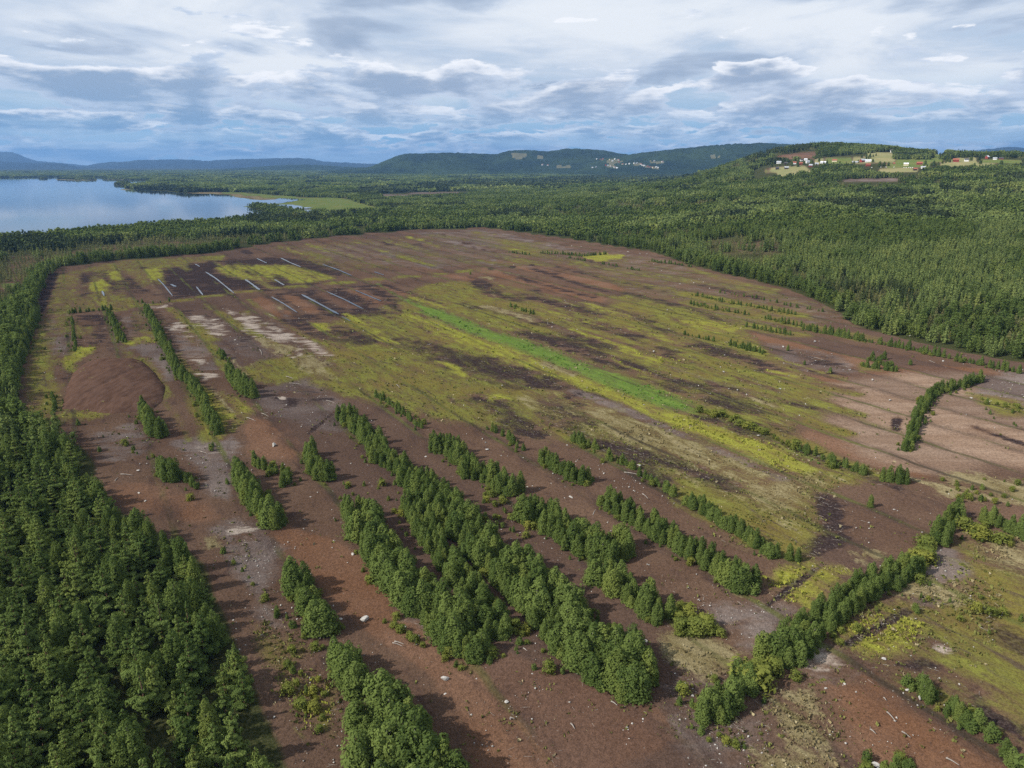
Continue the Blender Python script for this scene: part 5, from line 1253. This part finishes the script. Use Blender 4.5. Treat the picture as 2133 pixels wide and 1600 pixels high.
def litter():
    """small stones, twigs and tufts: too many to count"""
    rng = np.random.default_rng(55)
    n = 420000
    d = 1 / rng.uniform(1 / 620, 1 / 95, n); k = rng.uniform(-.8, .8, n)
    XY = np.column_stack([d * np.sin(np.arctan(k)), d * np.cos(np.arctan(k))])
    XY = XY[inside(XY, FIELDW) & ~inside(XY, BLOCKW)]
    M = paint(XY); d = np.hypot(XY[:, 0], XY[:, 1]); z = terr(XY[:, 0], XY[:, 1])
    cl = vnoise(XY[:, 0] / 9, XY[:, 1] / 9, 31); cl2 = vnoise(XY[:, 0] / 30, XY[:, 1] / 30, 32)
    u = rng.random(len(XY))
    # tufts
    w_ = M[:, MOSS] * .32 + M[:, BRIGHT] * .4 + M[:, STRAW] * .13 + M[:, GREEN] * .3 + M[:, GREY] * .08 + .008
    sel = (u < w_ * np.clip(cl * 1.8 - .4, .05, 1))
    p, dd, mm = XY[sel], d[sel], M[sel]; n = len(p); print('tufts', n)
    h = (.10 + .30 * rng.random(n) ** 2) * (1 + dd / 500); w2 = h * (.35 + .6 * rng.random(n))
    V, Fq = [], []
    for q in range(3):
        a = rng.random(n) * 6.283; c, s_ = np.cos(a), np.sin(a)
        ox, oy = rng.normal(size=n) * .25, rng.normal(size=n) * .25
        x0, y0 = p[:, 0] + ox, p[:, 1] + oy
        b = np.stack([np.column_stack([x0 - c * w2 * .5, y0 - s_ * w2 * .5, z[sel] - .1]), np.column_stack([x0 + c * w2 * .5, y0 + s_ * w2 * .5, z[sel] - .1]),
                      np.column_stack([x0 + c * w2 * .9 + s_ * h * .4, y0 + s_ * w2 * .9 - c * h * .4, z[sel] + h]), np.column_stack([x0 - c * w2 * .8 + s_ * h * .3, y0 - s_ * w2 * .8 - c * h * .3, z[sel] + h * .9])], 1)
        V.append(b.reshape(-1, 3))
    V = np.vstack(V); f = np.arange(len(V)).reshape(-1, 4)
    base = np.where((mm[:, STRAW] > .35)[:, None], [.165, .135, .07], np.where((mm[:, BRIGHT] > .3)[:, None], [.19, .195, .035], np.where((mm[:, GREEN] > .3)[:, None], [.075, .15, .025], [.115, .118, .035])))
    base = base * (.8 + .7 * rng.random((n, 1))); straw = rng.random(n) < .10; base[straw] = np.array([.30, .255, .15]) * (.7 + .5 * rng.random((straw.sum(), 1)))
    colr = np.tile(np.repeat(np.column_stack([base, np.ones(n)]), 4, axis=0), (3, 1))
    m, g, out = new_mat('tuft'); a = g.n('ShaderNodeAttribute', attribute_name='col'); b = g.n('ShaderNodeBsdfDiffuse'); m.node_tree.links.new(a.outputs['Color'], b.inputs[0]); m.node_tree.links.new(b.outputs[0], out.inputs[0])
    tag(obj('grass_tufts', mesh('grass_tufts', V, f, m, False, {'col': ('FLOAT_COLOR', 'POINT', colr)})), 'tufts of sedge and grass growing over the peat', kind='stuff')
    # stones
    st = np.zeros(len(XY)); st += M[:, GREY] * .06 + M[:, PALE] * .05 + M[:, RED] * .003 + (1 - M.sum(1)).clip(0, 1) * .012 + .002
    for poly, v in STONY: st = np.where(inside(XY, poly), np.maximum(st, v), st)
    sel = rng.random(len(XY)) < st * np.clip(cl2 * 1.6 - .2, .1, 1.2); p, dd = XY[sel], d[sel]; n = len(p); print('stones', n)
    s = (.05 + .16 * rng.random(n) ** 4) * (1 + dd / 450)
    o8 = np.array([[1, 0, 0], [0, 1, 0], [-1, 0, 0], [0, -1, 0], [0, 0, .8], [0, 0, -.8]], float); f8 = np.array([[0, 1, 4], [1, 2, 4], [2, 3, 4], [3, 0, 4], [1, 0, 5], [2, 1, 5], [3, 2, 5], [0, 3, 5]])
    V = (o8[None] * (1 + .35 * rng.normal(size=(n, 6, 1))) * s[:, None, None] + np.column_stack([p, z[sel] + s * .35])[:, None]).reshape(-1, 3); f = (f8[None] + 6 * np.arange(n)[:, None, None]).reshape(-1, 3)
    tag(obj('stones', mesh('stones', V, f, M_STONE)), 'small pale stones strewn over the bare ground', kind='stuff')
    # twigs
    tw = (M[:, DARK] * .10 + M[:, GREY] * .05 + .0015)
    sel = rng.random(len(XY)) < tw * np.clip(cl * 1.6 - .2, .1, 1.2); p, dd = XY[sel], d[sel]; n = len(p); print('twigs', n)
    L_ = (.3 + 1.1 * rng.random(n) ** 3) * (1 + dd / 500); a = math.radians(-60) + rng.normal(size=n) * .9; r = .018 * (1 + dd / 200)
    e, q = np.column_stack([np.cos(a), np.sin(a)]), np.column_stack([-np.sin(a), np.cos(a)])
    zz = (z[sel] + .12)[:, None]; V = []
    for sl, sq, up in ((-1, -1, 0), (1, -.4, 0), (1, .4, 0), (-1, 1, 0), (-1, 0, 1), (1, 0, .6)): V.append(np.column_stack([p + e * (L_ * .5 * sl)[:, None] + q * (r * sq)[:, None], zz + (r * 1.5 * up)[:, None]]))
    V = np.stack(V, 1).reshape(-1, 3); f = (np.array([[0, 1, 5, 4], [4, 5, 2, 3]])[None] + 6 * np.arange(n)[:, None, None]).reshape(-1, 4)
    tag(obj('twigs', mesh('twigs', V, f, M_WOOD)), 'bleached twigs and roots lying over the peat', kind='stuff')


STONY = [(W(a), v) for a, v in (([(1640, 715), (1760, 735), (1800, 775), (1690, 770)], .16), ([(1460, 1240), (1640, 1270), (1560, 1350), (1420, 1310)], .09), ([(1290, 1400), (1450, 1400), (1430, 1560), (1290, 1570)], .09), ([(1400, 1520), (1560, 1520), (1560, 1600), (1380, 1600)], .08), ([(1120, 940), (1350, 960), (1340, 1030), (1180, 1020)], .06), ([(800, 1230), (900, 1260), (960, 1370), (860, 1330)], .08), ([(1140, 500), (1420, 540), (1560, 620), (1300, 590)], .06))]
litter()

# ------------------------------------------------------------------ farms on the hill
WALL = {'red': plain('falu_red_boards', (.24, .045, .03), .85, .15, .5), 'white': plain('white_boards', (.74, .73, .70), .8, .06, .5), 'cream': plain('cream_boards', (.66, .58, .38), .8, .06, .5), 'dark': plain('tarred_boards', (.06, .045, .04), .9, .2, .5), 'grey': plain('grey_boards', (.32, .32, .33), .85, .1, .5)}
ROOF = {'red': plain('red_roof_tiles', (.30, .10, .06), .8, .15, .8), 'grey': plain('grey_sheet_roof', (.42, .44, .47), .5, .08, .4), 'dark': plain('dark_roof', (.07, .07, .075), .7, .15, .6), 'white': plain('pale_sheet_roof', (.72, .74, .77), .5, .05, .4)}
GLASS = plain('window_glass', (.03, .04, .05), .15, .1, 1.0)
BRICK = plain('chimney_brick', (.25, .12, .09), .9, .1, 2.0)


def box(x0, x1, y0, y1, z0, z1):
    v = [(x, y, z) for z in (z0, z1) for y in (y0, y1) for x in (x0, x1)]
    return v, [[0, 2, 3, 1], [4, 5, 7, 6], [0, 1, 5, 4], [2, 6, 7, 3], [0, 4, 6, 2], [1, 3, 7, 5]]


def house(name, x, y, z, length, width, wall_h, roof_h, wall, roof, rz, label, cat, group, windows=3, parts=True):
    e = bpy.data.objects.new(name, None); link(e); e.location = (x, y, z); e.rotation_euler = (0, 0, rz); tag(e, label, cat, group)
    l, w2 = length / 2, width / 2
    v = [(-l, -w2, -3), (l, -w2, -3), (l, w2, -3), (-l, w2, -3), (-l, -w2, wall_h), (l, -w2, wall_h), (l, w2, wall_h), (-l, w2, wall_h), (-l, 0, wall_h + roof_h), (l, 0, wall_h + roof_h)]
    obj('wall', mesh('wall', v, [[0, 1, 5, 4], [1, 2, 6, 9, 5], [2, 3, 7, 6], [3, 0, 4, 8, 7], [3, 2, 1, 0]], WALL[wall]), e)
    o, t = .5, .25; sl = roof_h / w2
    rv = []
    for xx in (-l - o, l + o):
        rv += [(xx, -w2 - o, wall_h - o * sl + .05), (xx, 0, wall_h + roof_h + .05), (xx, w2 + o, wall_h - o * sl + .05), (xx, w2 + o, wall_h - o * sl + .05 + t), (xx, 0, wall_h + roof_h + .05 + t), (xx, -w2 - o, wall_h - o * sl + .05 + t)]
    rf = obj('roof', mesh('roof', rv, [[0, 1, 7, 6], [1, 2, 8, 7], [2, 3, 9, 8], [3, 4, 10, 9], [4, 5, 11, 10], [5, 0, 6, 11], [0, 5, 4, 1], [1, 4, 3, 2], [6, 7, 10, 11], [7, 8, 9, 10]], ROOF[roof]), e)
    if not parts: return e
    if cat == 'house':
        bv, bf = box(-.4, .4, -.4, .4, wall_h + roof_h - .8, wall_h + roof_h + 1.2); obj('chimney', mesh('chimney', bv, bf, BRICK), rf)
    for i in range(windows):
        xx = -l + length * (i + .5) / windows
        bv, bf = box(xx - .7, xx + .7, -w2 - .03, -w2 + .1, wall_h * .35, wall_h * .75)
        obj('window', mesh('window', bv, bf, GLASS), e)
    bv, bf = box(l - .1, l + .03, -.9, .9, 0, min(2.6, wall_h)); obj('door', mesh('door', bv, bf, WALL['white' if wall == 'red' else 'dark']), e)
    return e


HOUSES = [('barn', 1797, 336, 24, 11, 6, 5, 'red', 'grey', .9, 'big red barn with gable end among the farm sheds', 'barn'), ('shed', 1781, 338, 20, 8, 3.5, 2, 'grey', 'grey', .05, 'long low grey shed west of the big red barn', 'shed'), ('barn', 1808, 336, 20, 9, 5, 3, 'white', 'white', .1, 'white roofed barn wing east of the red gable', 'barn'), ('barn', 1808, 344, 15, 8, 4, 3, 'red', 'red', .2, 'small red barn below the big farm', 'barn'),
          ('hut', 1862, 340, 6, 5, 3, 3, 'dark', 'red', .3, 'small dark hut alone on the green meadow', 'hut'), ('house', 1887, 343, 15, 9, 4.5, 3.5, 'cream', 'white', .1, 'cream house with pale roof on the green meadow', 'house'), ('house', 1915, 341, 18, 9, 4, 4, 'red', 'red', .15, 'red house with rust red roof east of the cream house', 'house'), ('shed', 1906, 353, 11, 7, 3, 3, 'dark', 'red', .4, 'dark shed at the lower edge of the hay field', 'shed'), ('shed', 1923, 349, 14, 7, 3.5, 2, 'white', 'grey', -.1, 'white shed with sheet roof by the wood edge', 'shed'),
          ('house', 1991, 335, 19, 9, 6, 4, 'red', 'red', .05, 'tall red house with white door on the yellow field', 'house'), ('house', 2013, 334, 13, 8, 5, 3.5, 'white', 'dark', .2, 'white house with dark roof beside the tall red house', 'house'), ('barn', 2056, 329, 14, 10, 6, 5, 'red', 'white', 1.2, 'red barn with pale roof high on the skyline', 'barn'), ('shed', 2072, 331, 12, 7, 4, 2.5, 'white', 'grey', .1, 'white shed on the skyline between two red barns', 'shed'), ('barn', 2085, 331, 14, 8, 4, 3, 'red', 'dark', .1, 'low red barn at the end of the skyline farm', 'barn'),
          ('house', 1858, 315, 13, 8, 5, 4, 'white', 'dark', .2, 'white house on the ridge above the hay field', 'house'), ('cabin', 2066, 347, 10, 7, 3, 2.5, 'white', 'white', .1, 'white cabin showing above the wood edge', 'cabin'), ('barn', 1960, 324, 12, 8, 4, 3, 'dark', 'dark', .3, 'dark barn at the top of the green field', 'barn'),
          ('house', 1568, 343, 19, 9, 5, 4, 'red', 'red', .1, 'long red house among dark trees at the west slope', 'house'), ('house', 1622, 339, 17, 9, 5, 3.5, 'white', 'grey', .1, 'white house with grey roof under the brown field', 'house'), ('house', 1637, 341, 13, 8, 4, 4, 'dark', 'dark', .3, 'dark house east of the grey roofed white house', 'house'), ('house', 1654, 340, 15, 8, 4, 4, 'white', 'red', .1, 'white house with red roof in the village middle', 'house'), ('house', 1668, 341, 12, 8, 4, 3.5, 'red', 'red', .1, 'small red house in the village middle', 'house'),
          ('house', 1669, 334, 9, 7, 4, 3, 'white', 'dark', .3, 'small white house at the foot of the brown field', 'house'), ('house', 1678, 333, 11, 7, 4, 3, 'white', 'white', .2, 'white house with pale roof at the brown field corner', 'house'), ('house', 1682, 338, 13, 8, 5, 4, 'white', 'grey', .5, 'white gabled house in the village east part', 'house'), ('house', 1688, 346, 12, 8, 5, 4, 'red', 'grey', .2, 'pale red house lowest in the village', 'house'), ('house', 1701, 342, 12, 8, 4, 3, 'grey', 'grey', .1, 'grey house at the lower village edge', 'house'), ('house', 1714, 340, 19, 10, 5, 4, 'white', 'white', .15, 'largest white house of the village', 'house'), ('house', 1738, 335, 17, 9, 4, 4, 'cream', 'red', .1, 'cream house with wide red roof between trees', 'house'),
          ('house', 1619, 351, 12, 8, 4, 3.5, 'dark', 'dark', .1, 'dark brown house beside the lower meadow', 'house'), ('house', 1638, 350, 14, 8, 4, 3.5, 'dark', 'grey', .2, 'dark house with grey roof by the lower meadow', 'house'), ('house', 1478, 352, 12, 8, 4, 3, 'white', 'red', .1, 'white cottage in the dark western wood', 'house'), ('house', 1496, 352, 12, 8, 4, 3, 'cream', 'red', .1, 'cottage with bright red roof in the western wood', 'house'), ('house', 1489, 344, 10, 7, 4, 3, 'white', 'grey', .1, 'small white cottage high in the western wood', 'house'), ('hut', 1130, 459, 9, 6, 3, 2.5, 'white', 'white', .4, 'white hut in the clearing beyond the peat field', 'hut')]
for nm, px_, py_, ln_, wd, wh, rh, wc, rc, rz, lab, cat in HOUSES:
    ln_, wd, wh, rh = ln_ * .62, wd * .62, wh * .5, rh * .6
    p = at(px_, py_ + 2); up = 1.5 if nm != 'hut' else 0
    house(nm, p[0], p[1], float(terr(*p)) + up, ln_, wd, wh, rh, wc, rc, rz - math.atan2(p[0], p[1]), lab, cat, 'houses on the farm hill' if nm != 'hut' else None)
for i, (px_, py_) in enumerate([(1816, 350), (1835, 349), (1846, 349), (1862, 349), (1883, 350), (1888, 350), (1893, 350), (1897, 350), (1901, 350)]):
    p = at(px_, py_); n = 12; v = [(xx, math.cos(j * 6.283 / n) * .85, .85 + math.sin(j * 6.283 / n) * .85) for xx in (-.8, .8) for j in range(n)]
    f = [[j, (j + 1) % n, n + (j + 1) % n, n + j] for j in range(n)] + [list(range(n))[::-1], list(range(n, 2 * n))]
    tag(obj('hay_bale', mesh('hay_bale', v, f, WALL['white']), None, (p[0], p[1], float(terr(*p))), i), f'white wrapped hay bale on the stubble, {nth(i + 1)} from the west', 'hay bale', 'wrapped bales on the lower hay field')
FT = [(1745, 350, 9, 'tall_birch'), (1762, 346, 10, 'spruce'), (1832, 346, 11, 'tall_birch'), (1841, 345, 9, 'tall_birch'), (1850, 345, 8, 'tall_birch'), (1818, 338, 8, 'tall_birch'), (1927, 342, 9, 'tall_birch'), (1945, 345, 11, 'tall_birch'), (1972, 336, 9, 'tall_birch'), (1978, 337, 8, 'tall_birch'), (2022, 334, 9, 'tall_birch'), (2040, 333, 12, 'spruce'), (2042, 341, 8, 'tall_birch'), (2085, 344, 10, 'tall_birch'), (2068, 331, 8, 'spruce'), (1795, 328, 7, 'tall_birch'), (1805, 327, 8, 'tall_birch'), (1812, 325, 7, 'tall_birch'),
      (1640, 338, 10, 'tall_birch'), (1612, 341, 12, 'spruce'), (1690, 340, 9, 'tall_birch'), (1650, 346, 9, 'tall_birch'), (1662, 347, 9, 'tall_birch'), (1676, 344, 8, 'tall_birch'), (1706, 336, 9, 'tall_birch'), (1722, 340, 9, 'spruce'), (1650, 328, 4, 'tall_birch'), (1840, 314, 10, 'spruce'), (1850, 313, 12, 'spruce'), (1868, 314, 14, 'spruce'), (1880, 316, 11, 'tall_birch'), (1895, 317, 12, 'spruce')]
NFT = len(FT)
FW = ['below the big farm', 'west of the big farm', 'first of three on the green meadow', 'second of three on the green meadow', 'third of three on the green meadow', 'behind the barn wing', 'east of the red house', 'on the lane to the green field', 'west of the tall red house', 'next to the tall red house', 'between two houses on the yellow field', 'tallest by the skyline meadow', 'below the skyline meadow', 'on the lower skyline meadow', 'between the skyline sheds', 'first on the hay slope', 'second on the hay slope', 'third on the hay slope',
      'by the dark village house', 'west of the grey roofed house', 'in the village east part', 'by the lower meadow', 'second by the lower meadow', 'above the pale red house', 'behind the largest white house', 'beside the largest white house', 'alone in the brown field', 'first on the ridge', 'second on the ridge', 'by the ridge house', 'east of the ridge house', 'last on the ridge']
for (px_, py_, h, k), t in zip(FT, FW):
    p = at(px_, py_ + 1); plant('spruce_tree' if k == 'spruce' else 'broadleaf_tree', k, p[0], p[1], h * 1.15, ('dark spruce ' if k == 'spruce' else 'round broadleaf tree ') + t, 'tree', 'trees among the farms', np.random.default_rng(px_), 1.5 if k != 'spruce' else 1.2)

# village far off on the greener hill: too small to show more than walls and roofs
VIL = [(1234, 350), (1242, 349), (1130, 344), (1141, 345), (1243, 332), (1251, 333), (1256, 332), (1270, 333), (1281, 332), (1276, 336), (1266, 346), (1272, 347), (1280, 349), (1285, 351), (1262, 345), (1290, 338), (1297, 343), (1304, 343), (1321, 341), (1327, 341), (1335, 343), (1338, 345), (1342, 346), (1349, 348), (1354, 349), (1360, 350), (1367, 349), (1371, 350), (1363, 336), (1380, 338), (1288, 334), (1311, 342)]
VC = [('white', 'grey'), ('cream', 'red'), ('red', 'red'), ('white', 'white'), ('white', 'red'), ('grey', 'grey')]
near = 0
for i, (px_, py_) in enumerate(VIL):
    p = on_ridge(4 if px_ < 1200 else 5, px_, py_) or on_ridge(4, px_, py_)
    if p is None: continue
    wc, rc = VC[(i * 5 + i // 3) % 6]
    house('house', p[0], p[1], p[2] + 1, 13, 8, 4, 3.5, wc, rc, (i * 37 % 10) / 8, f'tiny {wc} house in the distant hill village, {nth(i + 1)} of those farthest off', 'house', 'houses of the distant hill village', 0, False)

HR = [('climbing the hay slope', [(1745, 353), (1790, 337), (1826, 323)], 14, 7), ('along the village lane', [(1605, 347), (1650, 343), (1700, 344), (1750, 340)], 13, 7), ('on the west meadow edge', [(1555, 352), (1590, 345), (1612, 341)], 9, 9), ('between the green field and the tall red house', [(1925, 347), (1955, 341), (1985, 336)], 9, 7), ('below the skyline farm', [(2030, 346), (2080, 347), (2125, 345)], 9, 7), ('along the brown field foot', [(1608, 337), (1650, 337), (1700, 331)], 8, 6)]
for ph, pts, n, h in HR:
    rg = np.random.default_rng(n * 7 + h); w_ = np.array(pts, float)
    for i in range(n):
        t = (i + rg.uniform(-.3, .3)) / (n - 1) * (len(w_) - 1); q = [np.interp(t, range(len(w_)), w_[:, k]) for k in (0, 1)]
        p = at(q[0], q[1] + 1); plant('broadleaf_tree', 'tall_birch', p[0], p[1], h * (.7 + .6 * rg.random()), f'small round tree {ph}, {nth(i + 1)} from the west', 'tree', 'trees among the farms', rg, 1.45)
